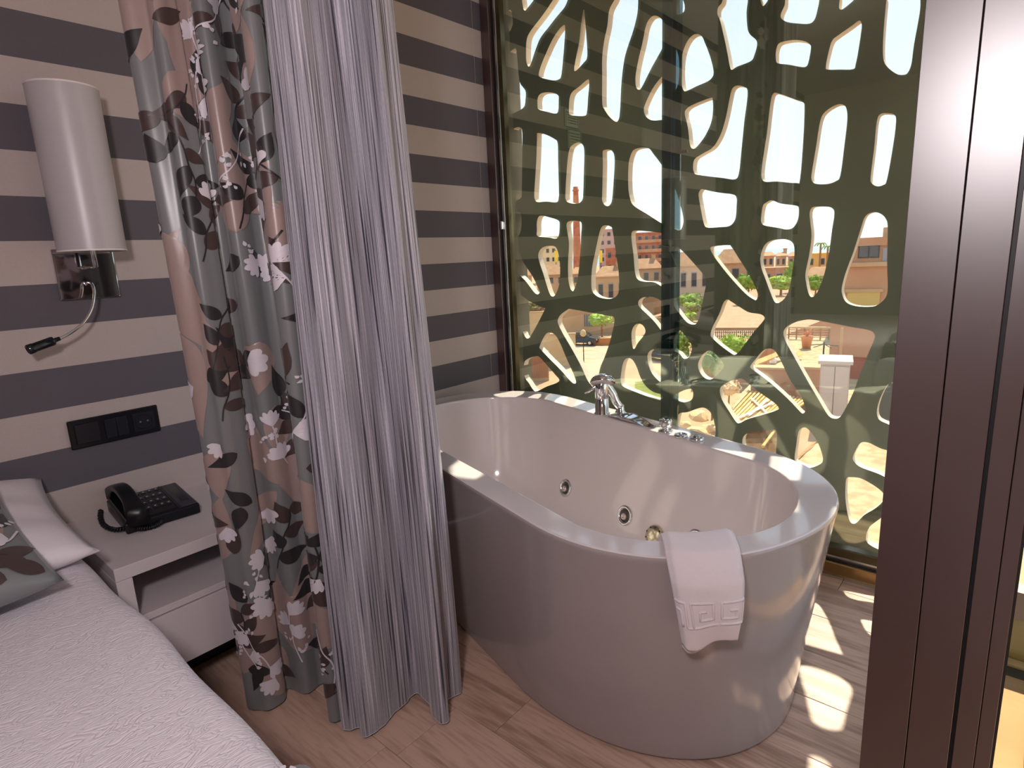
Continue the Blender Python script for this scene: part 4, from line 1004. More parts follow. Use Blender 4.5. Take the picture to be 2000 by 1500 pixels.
m = mat('sheer_stripes', (0.4, 0.37, 0.42), 0.6, spec=0.35, sheen=0.3)
N, L, B = nodes_of(m)
uvn = N.new('ShaderNodeUVMap'); uvn.uv_map = 'UVMap'; mp = N.new('ShaderNodeMapping'); mp.inputs['Scale'].default_value = (1, 0.012, 1); L.new(uvn.outputs[0], mp.inputs[0])
n1 = N.new('ShaderNodeTexNoise'); n1.inputs['Scale'].default_value = 185; n1.inputs['Detail'].default_value = 1.0; L.new(mp.outputs[0], n1.inputs['Vector'])
n2 = N.new('ShaderNodeTexNoise'); n2.inputs['Scale'].default_value = 520; n2.inputs['Detail'].default_value = 2.0; L.new(mp.outputs[0], n2.inputs['Vector'])
r1 = N.new('ShaderNodeValToRGB'); e = r1.color_ramp.elements; e[0].position = 0.35; e[0].color = (0.045, 0.042, 0.06, 1); e[1].position = 0.41; e[1].color = (0.33, 0.31, 0.345, 1)
q = e.new(0.58); q.color = (0.41, 0.385, 0.42, 1); q = e.new(0.66); q.color = (0.64, 0.60, 0.65, 1)
r2 = N.new('ShaderNodeValToRGB'); e = r2.color_ramp.elements; e[0].position = 0.3; e[0].color = (0.55, 0.55, 0.62, 1); e[1].position = 0.62; e[1].color = (1, 1, 1, 1)
L.new(n1.outputs['Fac'], r1.inputs[0]); L.new(n2.outputs['Fac'], r2.inputs[0])
mx_ = N.new('ShaderNodeMix'); mx_.data_type = 'RGBA'; mx_.blend_type = 'MULTIPLY'; mx_.inputs['Factor'].default_value = 0.8
L.new(r1.outputs[0], mx_.inputs['A']); L.new(r2.outputs[0], mx_.inputs['B'])
# fine slub across the threads
n3 = N.new('ShaderNodeTexNoise'); mp3 = N.new('ShaderNodeMapping'); mp3.inputs['Scale'].default_value = (700, 120, 1); L.new(uvn.outputs[0], mp3.inputs[0]); n3.inputs['Scale'].default_value = 1; L.new(mp3.outputs[0], n3.inputs['Vector'])
r3 = N.new('ShaderNodeValToRGB'); e = r3.color_ramp.elements; e[0].position = 0.3; e[0].color = (0.72, 0.72, 0.75, 1); e[1].position = 0.65; e[1].color = (1, 1, 1, 1); L.new(n3.outputs['Fac'], r3.inputs[0])
mx2 = N.new('ShaderNodeMix'); mx2.data_type = 'RGBA'; mx2.blend_type = 'MULTIPLY'; mx2.inputs['Factor'].default_value = 0.7
L.new(mx_.outputs['Result'], mx2.inputs['A']); L.new(r3.outputs[0], mx2.inputs['B']); L.new(mx2.outputs['Result'], B.inputs['Base Color'])
M_SHEER = m
sb = [(.740, 1.195), (.690, 1.193), (.652, 1.188), (.655, 1.165), (.676, 1.150), (.666, 1.120), (.690, 1.108), (.745, 1.118), (.800, 1.128), (.842, 1.130), (.838, 1.085), (.815, 1.035), (.808, 1.000), (.828, .994), (.852, 1.03), (.880, 1.050), (.913, 1.037), (.930, 1.05)]
st = [(.755, 1.195), (.710, 1.195), (.680, 1.190), (.672, 1.175), (.690, 1.160), (.690, 1.130), (.712, 1.120), (.748, 1.128), (.780, 1.135), (.808, 1.140), (.812, 1.110), (.806, 1.075), (.806, 1.050), (.822, 1.040), (.838, 1.060), (.850, 1.072), (.868, 1.068), (.885, 1.085)]
she = Cloth(sb, st, 0.010, ZT, [(9.0, .002, .005, 0, 1.0), (23.0, .0006, .001, .4, 2.0)])
sc_ = thing('sheer_curtain', (0.78, 1.11, 0), 'lilac grey thread-striped sheer curtain hanging in front of the bathtub', 'curtain')
V, F, UV = she.mesh(520, 40); obj('cloth', V, F, M_SHEER, sc_, True, uv=UV)
# hem cord along the floor edge
P = [tuple(she.xy(i/160, 0.012))+(0.011,) for i in range(161)]
V, F = tube_vf(P, 0.0012, 5); obj('hem', V, F, mat('hem_thread', (0.45, 0.40, 0.42), 0.7), sc_, True)
# curtain track on the ceiling above both panels
box('curtain_track', (0.50, 0.2, CEIL-0.02), (0.95, 1.90, CEIL), M_CEIL); tag(bpy.data.objects['curtain_track'], 'white curtain track on the ceiling above the curtains', 'curtain track')

# ================================================================ outside
ZG = -10.0
def emat(n, c, rough=0.85, var=None): return mat(n, c, rough, spec=0.2, var=var)
M_GROUND = emat('dry_pavement', (0.415, 0.248, 0.137), var=(0.25, (0.489, 0.310, 0.171), 0.35, 0.7))
M_ROAD = emat('pale_asphalt', (0.475, 0.318, 0.215), var=(0.8, (0.551, 0.378, 0.252), 0.4, 0.6))
M_LAWN = emat('lawn_grass', (0.13, 0.17, 0.025), var=(2.0, (0.26, 0.23, 0.05), 0.4, 0.65))
M_PINK = emat('salmon_render', (0.460, 0.229, 0.132), var=(0.6, (0.503, 0.267, 0.156), 0.4, 0.6))
M_BEIGE = emat('beige_render', (0.489, 0.298, 0.161), var=(0.5, (0.534, 0.341, 0.195), 0.4, 0.6))
M_CREAM = emat('cream_render', (0.593, 0.408, 0.215), var=(0.9, (0.637, 0.458, 0.254), 0.4, 0.6))
M_ROOF = emat('tan_roof_tiles', (0.386, 0.198, 0.098), var=(1.2, (0.474, 0.260, 0.137), 0.35, 0.65))
M_BRICK = emat('red_brick', (0.42, 0.13, 0.065), var=(0.9, (0.50, 0.19, 0.10), 0.4, 0.6))
M_WIN = mat('far_window_glass', (0.035, 0.035, 0.045), 0.2)
M_SHUT = emat('shutter_grey', (0.30, 0.28, 0.30))
M_YEL = emat('yellow_banner_cloth', (0.85, 0.62, 0.05))
M_WOOD = emat('sunned_wood', (0.62, 0.34, 0.12), var=(6, (0.72, 0.45, 0.18), 0.4, 0.6))
M_WOODD = emat('brown_boards', (0.30, 0.15, 0.06), var=(8, (0.40, 0.22, 0.10), 0.4, 0.6))
M_STONE = emat('warm_stone', (0.703, 0.430, 0.207), var=(5, (0.817, 0.568, 0.311), 0.35, 0.65))
M_TERR = emat('cream_terrace', (0.40, 0.25, 0.13), var=(4.0, (0.56, 0.40, 0.22), 0.40, 0.62))
M_LEAFA = emat('foliage_green', (0.10, 0.20, 0.02), var=(2.5, (0.30, 0.38, 0.05), 0.35, 0.65))
M_LEAFB = emat('foliage_olive', (0.15, 0.13, 0.035), var=(3, (0.28, 0.24, 0.07), 0.35, 0.65))
M_LEAFC = emat('foliage_bright', (0.22, 0.36, 0.04), var=(2.5, (0.45, 0.52, 0.09), 0.35, 0.65))
M_PURP = emat('purple_blossom', (0.22, 0.05, 0.12))
M_METAL = mat('dark_street_metal', (0.05, 0.05, 0.05), 0.5, 0.4)

g = obj('ground', [(3, -120, ZG), (520, -300, ZG), (520, 600, ZG), (3, 300, ZG)], [[0, 1, 2, 3]], M_GROUND); tag(g, kind='structure')
g = obj('sea', [(520, -700, ZG-0.5), (1900, -900, ZG-0.5), (1900, 1700, ZG-0.5), (520, 1200, ZG-0.5)], [[0, 1, 2, 3]], mat('hazy_sea', (0.10, 0.24, 0.40), 0.3)); tag(g, kind='structure')

def facing(px, dist):
    """horizontal frame at a distance along a pixel's direction: (base point, right, away)"""
    D = ray(px, 480); a = np.array([D[0], D[1], 0]); a /= np.linalg.norm(a); r = np.array([a[1], -a[0], 0])
    return a*dist, r, a
def zat(px, py, dist): return atDist(px, py, dist)[2]
def house(name, label, dist, pxl, pxr, pyt, wallm, depth=6.0, roof='flat', rows=2, cols=3, winh=0.5, skew=0.0, roofm=None, wz=None, balcony=False, zbase=ZG, chim=False, group=None):
    pm = (pxl+pxr)/2; c, r, a = facing(pm, dist)
    w = float(np.dot(atDist(pxr, 520, dist)-atDist(pxl, 520, dist), r)); top = zat(pm, pyt, dist)
    if skew:
        cs, sn_ = math.cos(skew), math.sin(skew); r, a = np.array([r[0]*cs-r[1]*sn_, r[0]*sn_+r[1]*cs, 0]), np.array([a[0]*cs-a[1]*sn_, a[0]*sn_+a[1]*cs, 0])
    root = thing(name, (c[0], c[1], zbase), label, 'building', group)
    def P(x, y, z): q = c + r*x + a*y; return (q[0], q[1], z)
    def bx(nm, x0, x1, y0, y1, z0, z1, m_, par):
        V = [P(x0, y0, z0), P(x1, y0, z0), P(x1, y1, z0), P(x0, y1, z0), P(x0, y0, z1), P(x1, y0, z1), P(x1, y1, z1), P(x0, y1, z1)]
        return obj(nm, V, [[0, 1, 5, 4], [1, 2, 6, 5], [2, 3, 7, 6], [3, 0, 4, 7], [4, 5, 6, 7], [3, 2, 1, 0]], m_, par)
    h = top-zbase
    if roof == 'flat':
        wl_ = bx('wall', -w/2, w/2, 0, depth, zbase, top-0.35, wallm, root); bx('parapet', -w/2-.1, w/2+.1, -.1, depth+.1, top-0.35, top, roofm or wallm, root); wt = top-0.4
    else:
        rh = min(0.32*w, 0.30*h) if roof == 'hip' else 0.28*h
        wt = top-rh
        wl_ = bx('wall', -w/2, w/2, 0, depth, zbase, wt, wallm, root)
        e_ = 0.35; i_ = w*0.22
        V = [P(-w/2-e_, -e_, wt), P(w/2+e_, -e_, wt), P(w/2+e_, depth+e_, wt), P(-w/2-e_, depth+e_, wt), P(-w/2+i_, depth*.45, top), P(w/2-i_, depth*.45, top), P(w/2-i_, depth*.55, top), P(-w/2+i_, depth*.55, top)]
        obj('roof', V, [[0, 1, 5, 4], [1, 2, 6, 5], [2, 3, 7, 6], [3, 0, 4, 7], [4, 5, 6, 7], [3, 2, 1, 0]], roofm or M_ROOF, root)
        bx('eaves', -w/2-e_, w/2+e_, -e_, depth+e_, wt-.16, wt, wallm, root)
    if chim:
        bx('chimney', w*.18, w*.18+.7, depth*.4, depth*.4+.7, wt, top+0.6, wallm, root); bx('chimney_cap', w*.18-.1, w*.18+.8, depth*.4-.1, depth*.4+.8, top+.6, top+.75, M_ROOF, root)
    z0 = wz if wz is not None else max(zbase, zat(pm, 700, dist)); sh = (wt-z0)/max(rows, 1)
    for j in range(rows):
        for i in range(cols):
            x = -w/2 + w*(i+.5)/cols; ww = w/cols*.26; zc = z0+sh*(j+.52); hh = sh*winh/2
            o_ = bx('window', x-ww, x+ww, -.06, .05, zc-hh, zc+hh, M_SHUT, root); bx('pane', x-ww*.82, x+ww*.82, -.08, -.05, zc-hh*.86, zc+hh*.86, M_WIN, o_)
        if balcony: bx('balcony', -w/2+.1, w/2-.1, -1.0, 0, z0+sh*j, z0+sh*j+.18, wallm, root); bx('balcony_rail', -w/2+.1, w/2-.1, -1.0, -.92, z0+sh*j+.18, z0+sh*j+1.0, M_PINK, root)
    return root, P, bx, w, top
# far blocks
house('apartment_block', 'pale yellow apartment block seen left of the brick chimney', 250, 1052, 1098, 462, emat('pale_yellow', (0.78, 0.60, 0.34)), 14, rows=5, cols=4, wz=-9, balcony=False)
house('apartment_block', 'pinkish stepped apartment block seen right of the brick chimney', 240, 1170, 1222, 447, emat('dusty_pink', (0.55, 0.36, 0.32)), 14, rows=6, cols=4, wz=-9)
house('apartment_block', 'low brick red block in front of the pinkish apartments', 215, 1183, 1212, 484, M_BRICK, 10, rows=2, cols=2, wz=-6)
house('apartment_block', 'wide red brick apartment block with rows of balconies', 190, 1230, 1322, 453, M_BRICK, 14, rows=5, cols=7, wz=-7.5, balcony=True)
def chimney():
    d = 165; c, r, a = facing(1127, d); top = zat(1124, 365, d); h = top-ZG
    V, F = lathe_vf([(1.35, ZG), (1.28, ZG+.6), (1.05, ZG+h*.4), (0.72, ZG+h*.9), (0.66, top-1.2), (0.80, top-1.1), (0.80, top-.7), (0.66, top-.6), (0.64, top)], 20, Matrix.Translation((c[0], c[1], 0)))
    root = thing('chimney_stack', (c[0], c[1], ZG), 'tall tapering brick chimney stack rising above the roofs', 'chimney')
    obj('stack', V, F, M_BRICK, root, True)
    V, F = lathe_vf([(0.83, top-1.0), (0.86, top-.9), (0.83, top-.8)], 20, Matrix.Translation((c[0], c[1], 0)), cap=False); obj('collar', V, F, M_PINK, root, True)
chimney()
def banner(px, y0, y1, label):
    d = 140; c, r, a = facing(px, d); z0, z1 = zat(px, y1, d), zat(px, y0, d); w = 6/F_PX*d/2
    root = thing('street_banner', (c[0], c[1], ZG), label, 'banner')
    V, F = tube_vf([(c[0], c[1], ZG), (c[0], c[1], z1+.2)], 0.08, 8); obj('pole', V, F, M_METAL, root)
    p = c - a*.12
    V = [tuple(p+r*(-w)+[0, 0, z0]), tuple(p+r*w+[0, 0, z0]), tuple(p+r*w+[0, 0, z1]), tuple(p-r*w+[0, 0, z1])]; V += [tuple(np.array(v)-a*.04) for v in V]
    obj('cloth', V, [[0, 1, 2, 3], [7, 6, 5, 4], [0, 4, 5, 1], [1, 5, 6, 2], [2, 6, 7, 3], [3, 7, 4, 0]], M_YEL, root)
banner(1085, 490, 512, 'tall yellow banner in front of the pale yellow block'); banner(1173, 489, 513, 'tall yellow banner in front of the pinkish block')
# villas
house('villa', 'tan roofed villa at the far left edge of the view', 118, 985, 1036, 522, M_BEIGE, 6, 'hip', 2, 3, wz=-8, chim=True)
house('villa', 'tan roofed villa below the pale yellow block', 128, 1046, 1102, 518, M_BEIGE, 6, 'hip', 2, 3, wz=-8)
house('villa', 'tan roofed villa right of the chimney foot', 128, 1114, 1152, 522, M_BEIGE, 6, 'hip', 2, 2, wz=-8)
house('villa', 'wide villa with white gate below the low brick block', 106, 1162, 1222, 520, M_BEIGE, 6, 'hip', 1, 3, wz=-8, chim=True)
house('villa', 'villa with scalloped roof edge under the brick apartments', 112, 1232, 1292, 505, M_BEIGE, 6, 'hip', 2, 3, wz=-8, chim=True)
rt, P_, bx_, w_, t_ = house('villa', 'tan walled villa right of the dark mullion', 106, 1304, 1388, 492, emat('tan_render', (0.60, 0.44, 0.31)), 6, 'hip', 1, 4, wz=-6.5)
house('villa', 'villa with broad tan roof left of the terraced row', 122, 1394, 1482, 486, M_BEIGE, 7, 'hip', 1, 3, wz=-6, chim=True)
house('terraced_house', 'orange terraced house at the left end of the far row', 135, 1489, 1513, 492, emat('orange_render', (0.66, 0.40, 0.24)), 8, 'hip', 2, 2, wz=-6)
house('terraced_house', 'orange terraced house in the middle of the far row', 135, 1516, 1537, 493, emat('orange_render', (0, 0, 0)), 8, 'hip', 2, 2, wz=-6, chim=True)
house('terraced_house', 'orange terraced house at the right end of the far row', 135, 1540, 1566, 492, emat('orange_render', (0, 0, 0)), 8, 'hip', 2, 2, wz=-6)
house('low_house', 'pink walled low house in front of the terraced row', 118, 1490, 1560, 522, M_PINK, 5, 'flat', 1, 3, wz=-6)
house('villa', 'ochre flat roofed villa by the palm tree', 128, 1574, 1640, 494, emat('ochre_render', (0.78, 0.47, 0.13)), 9, 'flat', 2, 3, wz=-6)
house('low_house', 'small pink house below the ochre villa', 112, 1576, 1632, 522, M_PINK, 5, 'hip', 1, 3, wz=-6)
# near salmon house on the right
rt, P_, bx_, w_, t_ = house('salmon_house', 'large near salmon house with one dark double window', 31, 1636, 1760, 464, M_PINK, 9, 'flat', 0, 1)
def onface(px, py):    # point of the house front for a pixel
    c, r, a = facing(1698, 31); p = onP(px, py, c, a); return float(np.dot(p-c, r)), p[2]
(x0, z1), (x1, z0) = onface(1677, 479), onface(1717, 503)
o_ = bx_('window', x0, x1, -.05, .05, z0, z1, M_METAL, rt)
bx_('pane', x0+.05, (x0+x1)/2-.03, -.07, -.04, z0+.05, z1-.05, mat('reflecting_dark_pane', (0.10, 0.09, 0.10), 0.15), o_); bx_('pane', (x0+x1)/2+.03, x1-.05, -.07, -.04, z0+.05, z1-.05, mat('reflecting_dark_pane', (0, 0, 0)), o_)
_, zc = onface(1690, 515); bx_('cornice', -w_/2-.15, w_/2, -.22, 0, zc-.12, zc+.06, M_BEIGE, rt)
(x0, z1), (x1, z0) = onface(1655, 571), onface(1716, 612)
bx_('garage_door', x0, x1, -.06, .03, z0, z1, emat('ochre_door', (0.58, 0.40, 0.14)), rt); bx_('garage_lintel', x0-.1, x1+.1, -.10, .03, z1, z1+.14, M_BEIGE, rt)
(x0, z1), (x1, z0) = onface(1727, 444), onface(1740, 466); bx_('roof_turret', x0, x1+.5, .3, 2.0, z0-.3, z1, M_BEIGE, rt)
(x0, z1), (x1, z0) = onface(1725, 484), onface(1736, 512); bx_('side_window', x0, x1, -.05, .05, z0, z1, M_SHUT, rt)

# ---- vegetation
def blobs(r, c, rx, ry, rz, n):
    V, F = [], []
    for i in range(n):
        bm = bmesh.new(); bmesh.ops.create_icosphere(bm, subdivisions=2, radius=1.0)
        th = r.uniform(0, 2*math.pi); k = r.random()**.5
        q = Vector((c[0]+rx*.62*k*math.cos(th), c[1]+ry*.62*k*math.sin(th), c[2]+rz*r.uniform(-.55, .55)))
        s = r.uniform(.28, .48)
        for v in bm.verts:
            j = 1+r.uniform(-.22, .22); v.co = Vector((v.co.x*rx*s*j, v.co.y*ry*s*j, v.co.z*rz*s*1.2*j)) + q
        bm.verts.index_update(); k_ = len(V); v_, f_ = bm_out(bm); V += v_; F += [[a+k_ for a in f] for f in f_]
    return V, F
def leafcloud(r, c, rx, ry, rz, n, ls):
    V, F = [], []
    for i in range(n):
        d = Vector((r.gauss(0, 1), r.gauss(0, 1), r.gauss(0, 1))).normalized()*r.uniform(.75, 1.05)
        p = Vector((c[0]+d.x*rx, c[1]+d.y*ry, c[2]+d.z*rz)); u = Vector((r.gauss(0, 1), r.gauss(0, 1), r.gauss(0, 1))).normalized(); w = u.orthogonal().normalized()
        k = len(V); V += [tuple(p-u*ls), tuple(p+w*ls*.5), tuple(p+u*ls), tuple(p-w*ls*.5)]; F.append([k, k+1, k+2, k+3])
    return V, F
def plant(name, label, cat, px, py, wpx, hpx, m_, zg=ZG, pyb=None, seed=0, trunk=False, flowers=None, dist=None, n=10):
    r = random.Random(seed+int(px))
    if dist is None: b = onZ(px, pyb or py+hpx/2, zg); dist = math.hypot(b[0], b[1])
    c = atDist(px, py, dist); rx = wpx/2/F_PX*dist*1.05; rz = hpx/2/F_PX*dist
    root = thing(name, (c[0], c[1], zg), label, cat)
    V, F = join(blobs(r, c, rx, rx, rz, n), leafcloud(r, c, rx, rx, rz, 260, rx*.11)); obj('foliage', V, F, m_, root)
    V, F = tube_vf([(c[0], c[1], zg), (c[0]+rx*.05, c[1], c[2]-rz*.2)], [rx*.10, rx*.06], 8); obj('trunk' if trunk else 'stem', V, F, M_WOODD, root)
    if flowers:
        V, F = leafcloud(r, (c[0]-rx*.2, c[1]-rx*.2, c[2]), rx*.95, rx*.95, rz*.9, 70, rx*.14); obj('blossom', V, F, flowers, root)
    return root
plant('umbrella_pine', 'bright green umbrella pine above the orange planters', 'tree', 1175, 625, 48, 24, M_LEAFC, pyb=668, trunk=True, n=14)
plant('hedge_shrub', 'olive brown shrub on the wall at the far left', 'shrub', 1042, 600, 44, 22, M_LEAFB, pyb=640, flowers=M_PURP)
plant('garden_shrub', 'green palm-like shrub above the purple flowers', 'shrub', 1350, 586, 48, 28, M_LEAFA, pyb=628)
plant('flower_bed', 'purple flowering bush right of the dark mullion', 'shrub', 1352, 600, 30, 20, M_LEAFC, pyb=642, flowers=M_PURP)
plant('garden_shrub', 'small bright green bush below the purple flowers', 'shrub', 1346, 620, 26, 20, M_LEAFC, pyb=656)
plant('garden_shrub', 'dark leafy shrub with cream blossoms close to the mullion', 'shrub', 1334, 672, 34, 52, M_LEAFA, pyb=720, flowers=M_CREAM)
plant('garden_tree', 'green tree in front of the terraced row', 'tree', 1543, 530, 22, 36, M_LEAFA, dist=106, zg=-6.4, trunk=True)
plant('garden_shrub', 'round bright bush below the terraced row', 'shrub', 1526, 552, 46, 24, M_LEAFC, dist=100, zg=-6.4)
plant('garden_shrub', 'green bush behind the white street globe', 'shrub', 1594, 552, 30, 26, M_LEAFA, dist=100, zg=-6.4)
plant('garden_shrub', 'yellow green bush in front of the dark picket fence', 'shrub', 1437, 674, 66, 44, M_LEAFC, dist=39, zg=-6.4, n=16)
plant('garden_shrub', 'dark green shrub below the broad tan roof', 'shrub', 1462, 552, 40, 34, M_LEAFA, dist=86, zg=-6.4)
plant('potted_olive', 'silvery green olive tree just above the wooden slats', 'tree', 1393, 704, 46, 56, emat('foliage_silver', (0.26, 0.32, 0.14), var=(3, (0.42, 0.46, 0.22), .35, .65)), dist=20, zg=-5.2, trunk=True)
def palm(px, pt, dist, label):
    c = atDist(px, pt, dist); root = thing('palm_tree', (c[0], c[1], ZG), label, 'palm tree')
    V, F = tube_vf([(c[0], c[1], ZG), (c[0]+.2, c[1], (ZG+c[2])/2), tuple(c)], [.28, .2, .16], 8); obj('trunk', V, F, M_WOODD, root)
    for k in range(12):
        a = 2*math.pi*k/12+.2; L = 1.15; pts = [(c[0]+math.cos(a)*L*t, c[1]+math.sin(a)*L*t, c[2]+.5*math.sin(t*2.6)-.5*t*t) for t in (0, .25, .5, .75, 1)]
        V = []; w = (-math.sin(a)*.16, math.cos(a)*.16)
        for i, p in enumerate(pts): s = math.sin(math.pi*min(.95, .15+i*.2)); V += [(p[0]-w[0]*s, p[1]-w[1]*s, p[2]-.05), (p[0], p[1], p[2]+.03), (p[0]+w[0]*s, p[1]+w[1]*s, p[2]-.05)]
        F = [[3*i, 3*i+1, 3*i+4, 3*i+3] for i in range(4)] + [[3*i+1, 3*i+2, 3*i+5, 3*i+4] for i in range(4)]
        obj('frond', V, F, M_LEAFA, root)
palm(1603, 478, 125, 'dark palm tree standing taller beside the ochre villa'); palm(1617, 484, 122, 'shorter palm tree right of the taller one')

# ---- street level on the left
def flat(name, pts, z, m_, label=None, cat=None, kind=None, t=0.05):
    W = [onZ(a, b, z) for a, b in pts]; n = len(W)
    V = [(w[0], w[1], z) for w in W] + [(w[0], w[1], z-t) for w in W]
    o_ = obj(name, V, [list(range(n)), [n+i for i in range(n)][::-1]] + [[i, n+i, n+(i+1) % n, (i+1) % n] for i in range(n)], m_, None, loc=tuple(np.mean(W, axis=0)))
    return tag(o_, label, cat, kind=kind)
flat('road', [(1098, 672), (1215, 678), (1200, 760), (1090, 760)], ZG+.03, M_ROAD, kind='structure')
for i in range(4): flat('road_marking', [(1138, 680+i*8), (1160, 681+i*8), (1160, 684+i*8), (1138, 683+i*8)], ZG+.05, M_CREAM, 'cream road stripe in the crossing near the parked car', 'road marking'); bpy.context.scene.collection.objects[-1]['group'] = 'road stripes'
flat('lawn', [(1164, 748), (1188, 692), (1225, 690), (1225, 760), (1164, 765)], ZG+.06, M_LAWN, 'bright lawn beyond the shower head', 'lawn', kind='stuff')
flat('path', [(1205, 712), (1240, 700), (1265, 775), (1215, 770)], ZG+.08, M_GROUND, kind='structure')
flat('lawn', [(1240, 745), (1310, 740), (1330, 800), (1240, 790)], ZG+.09, M_LAWN, 'dry lawn left of the dark mullion', 'lawn', kind='stuff')
def wallbox(name, label, cat, pxl, pxr, pyb, pyt, m_, depth=.3, zg=ZG, parts=None):
    b = onZ((pxl+pxr)/2, pyb, zg); d = math.hypot(b[0], b[1]); c, r, a = facing((pxl+pxr)/2, d)
    w = float(np.dot(atDist(pxr, pyb, d)-atDist(pxl, pyb, d), r)); z1 = zat((pxl+pxr)/2, pyt, d)
    root = thing(name, (c[0], c[1], zg), label, cat)
    def P(x, y, z): q = c + r*x + a*y; return (q[0], q[1], z)
    def bx(nm, x0, x1, y0, y1, z0, z1_, mm, par=None):
        V = [P(x0, y0, z0), P(x1, y0, z0), P(x1, y1, z0), P(x0, y1, z0), P(x0, y0, z1_), P(x1, y0, z1_), P(x1, y1, z1_), P(x0, y1, z1_)]
        return obj(nm, V, [[0, 1, 5, 4], [1, 2, 6, 5], [2, 3, 7, 6], [3, 0, 4, 7], [4, 5, 6, 7], [3, 2, 1, 0]], mm, par or root)
    bx('body', -w/2, w/2, 0, depth, zg, z1, m_); bx('coping', -w/2-.05, w/2+.05, -.05, depth+.05, z1, z1+.05*(z1-zg), m_ if cat == 'cabinet' else M_BEIGE)
    return root, bx, w, z1
rt, bx_, w_, z1_ = wallbox('courtyard_wall', 'tall beige courtyard wall with barred window behind the parked car', 'wall', 1095, 1205, 652, 600, M_BEIGE, .4)
h_ = z1_-ZG
o_ = bx_('window', -w_*.10, w_*.06, -.05, .02, ZG+h_*.30, ZG+h_*.72, M_SHUT)
for k in range(5): bx_('bar', -w_*.10+w_*.16*k/4-.04, -w_*.10+w_*.16*k/4+.04, -.12, -.06, ZG+h_*.28, ZG+h_*.74, M_METAL, o_)
wallbox('planter_wall', 'long orange planter under the umbrella pine', 'planter', 1156, 1202, 674, 661, emat('terracotta', (0.62, 0.24, 0.08)), 1.0)
wallbox('garden_wall', 'bright beige garden wall at the far left below the shrub', 'wall', 1000, 1062, 664, 612, M_CREAM, .4)
rt, bx_, w_, z1_ = wallbox('balustrade_wall', 'beige street wall with slatted railing at lower left', 'wall', 1010, 1062, 745, 690, M_BEIGE, .3)
for k in range(16): bx_('baluster', -w_/2+w_*(k+.3)/16, -w_/2+w_*(k+.6)/16, -.10, -.02, ZG+.3, z1_-.3, M_BRICK)
wallbox('street_wall', 'sunlit sandy wall behind the slatted railing', 'wall', 1055, 1118, 716, 655, M_CREAM, .4)
flat('sand_patch', [(1225, 656), (1256, 656), (1256, 700), (1228, 690)], ZG+.1, M_CREAM, 'pale sand patch below the wide villa', 'sand', kind='stuff')
wallbox('wooden_fence', 'red brown fence left of the dark mullion', 'fence', 1262, 1304, 652, 622, M_WOODD, .2)
# cars
def car(px, py, yaw, label, L=4.2):
    b = onZ(px, py, ZG+.04); d_ = math.hypot(b[0], b[1]); a0 = math.atan2(b[1], b[0])
    root = thing('parked_car', tuple(b), label, 'car'); W = 1.8; H = 1.62
    Mx = Matrix.Translation(Vector(b)) @ Matrix.Rotation(a0+yaw, 4, 'Z')
    prof = [(-L/2, .35), (-L/2, .85), (-L/2+.15, 1.0), (-L/2+.35, 1.5), (-L/2+.7, H), (.35, H), (1.0, 1.1), (1.9, .95), (L/2, .8), (L/2, .35)]
    n = len(prof); V = []; 
    for s in (-1, 1):
        for x, z in prof: V.append((x, s*W/2*(1 if z < 1.05 else .86), z))
    F = [list(range(n))[::-1], [n+i for i in range(n)]] + [[i, (i+1) % n, n+(i+1) % n, n+i] for i in range(n)]
    obj('body', [tuple(Mx @ Vector(v)) for v in V], F, mat('black_car_paint', (0.012, 0.014, 0.02), 0.25, coat=.5), root)
    for s in (-1, 1):
        V = [(-L/2+.55, s*.80, 1.08), (.70, s*.80, 1.08), (.32, s*.79, 1.52), (-L/2+.75, s*.79, 1.52)]; V2 = [(x, y+s*.02, z) for x, y, z in V]
        obj('side_window', [tuple(Mx @ Vector(v)) for v in V+V2], [[0, 1, 2, 3], [7, 6, 5, 4], [0, 4, 5, 1], [1, 5, 6, 2], [2, 6, 7, 3], [3, 7, 4, 0]], M_WIN, root)
        for x in (-L/2+.8, L/2-.85):
            V, F = lathe_vf([(.34, -.12), (.36, -.08), (.36, .08), (.34, .12), (.2, .12), (.18, .08), (.01, .08)], 18, Mx @ frame_mtx((x, s*.80, .36), (0, s, 0))); w_o = obj('wheel', V, F, M_BLACK, root)
            V, F = lathe_vf([(.2, .10), (.19, .125), (.02, .13)], 14, Mx @ frame_mtx((x, s*.80, .36), (0, s, 0))); obj('hub_cap', V, F, M_STEEL, w_o)
    for x, m_ in ((L/2, M_CREAM), (-L/2, M_BRICK)):
        for s in (-1, 1): box('light', (x-.03, s*.62-.14, .66), (x+.03, s*.62+.14, .80), m_, root, 0, 1, Mx)
    V = [(.42, -.72, 1.50), (.42, .72, 1.50), (.98, .78, 1.12), (.98, -.78, 1.12)]; V2 = [(x+.02, y, z+.03) for x, y, z in V]
    obj('windscreen', [tuple(Mx @ Vector(v)) for v in V+V2], [[0, 1, 2, 3], [7, 6, 5, 4], [0, 4, 5, 1], [1, 5, 6, 2], [2, 6, 7, 3], [3, 7, 4, 0]], M_WIN, root)
car(1138, 673, 1.2+math.pi, 'dark parked car in front of the courtyard wall'); car(1287, 702, 1.0+math.pi, 'dark parked car half hidden by the mullion', 4.0)
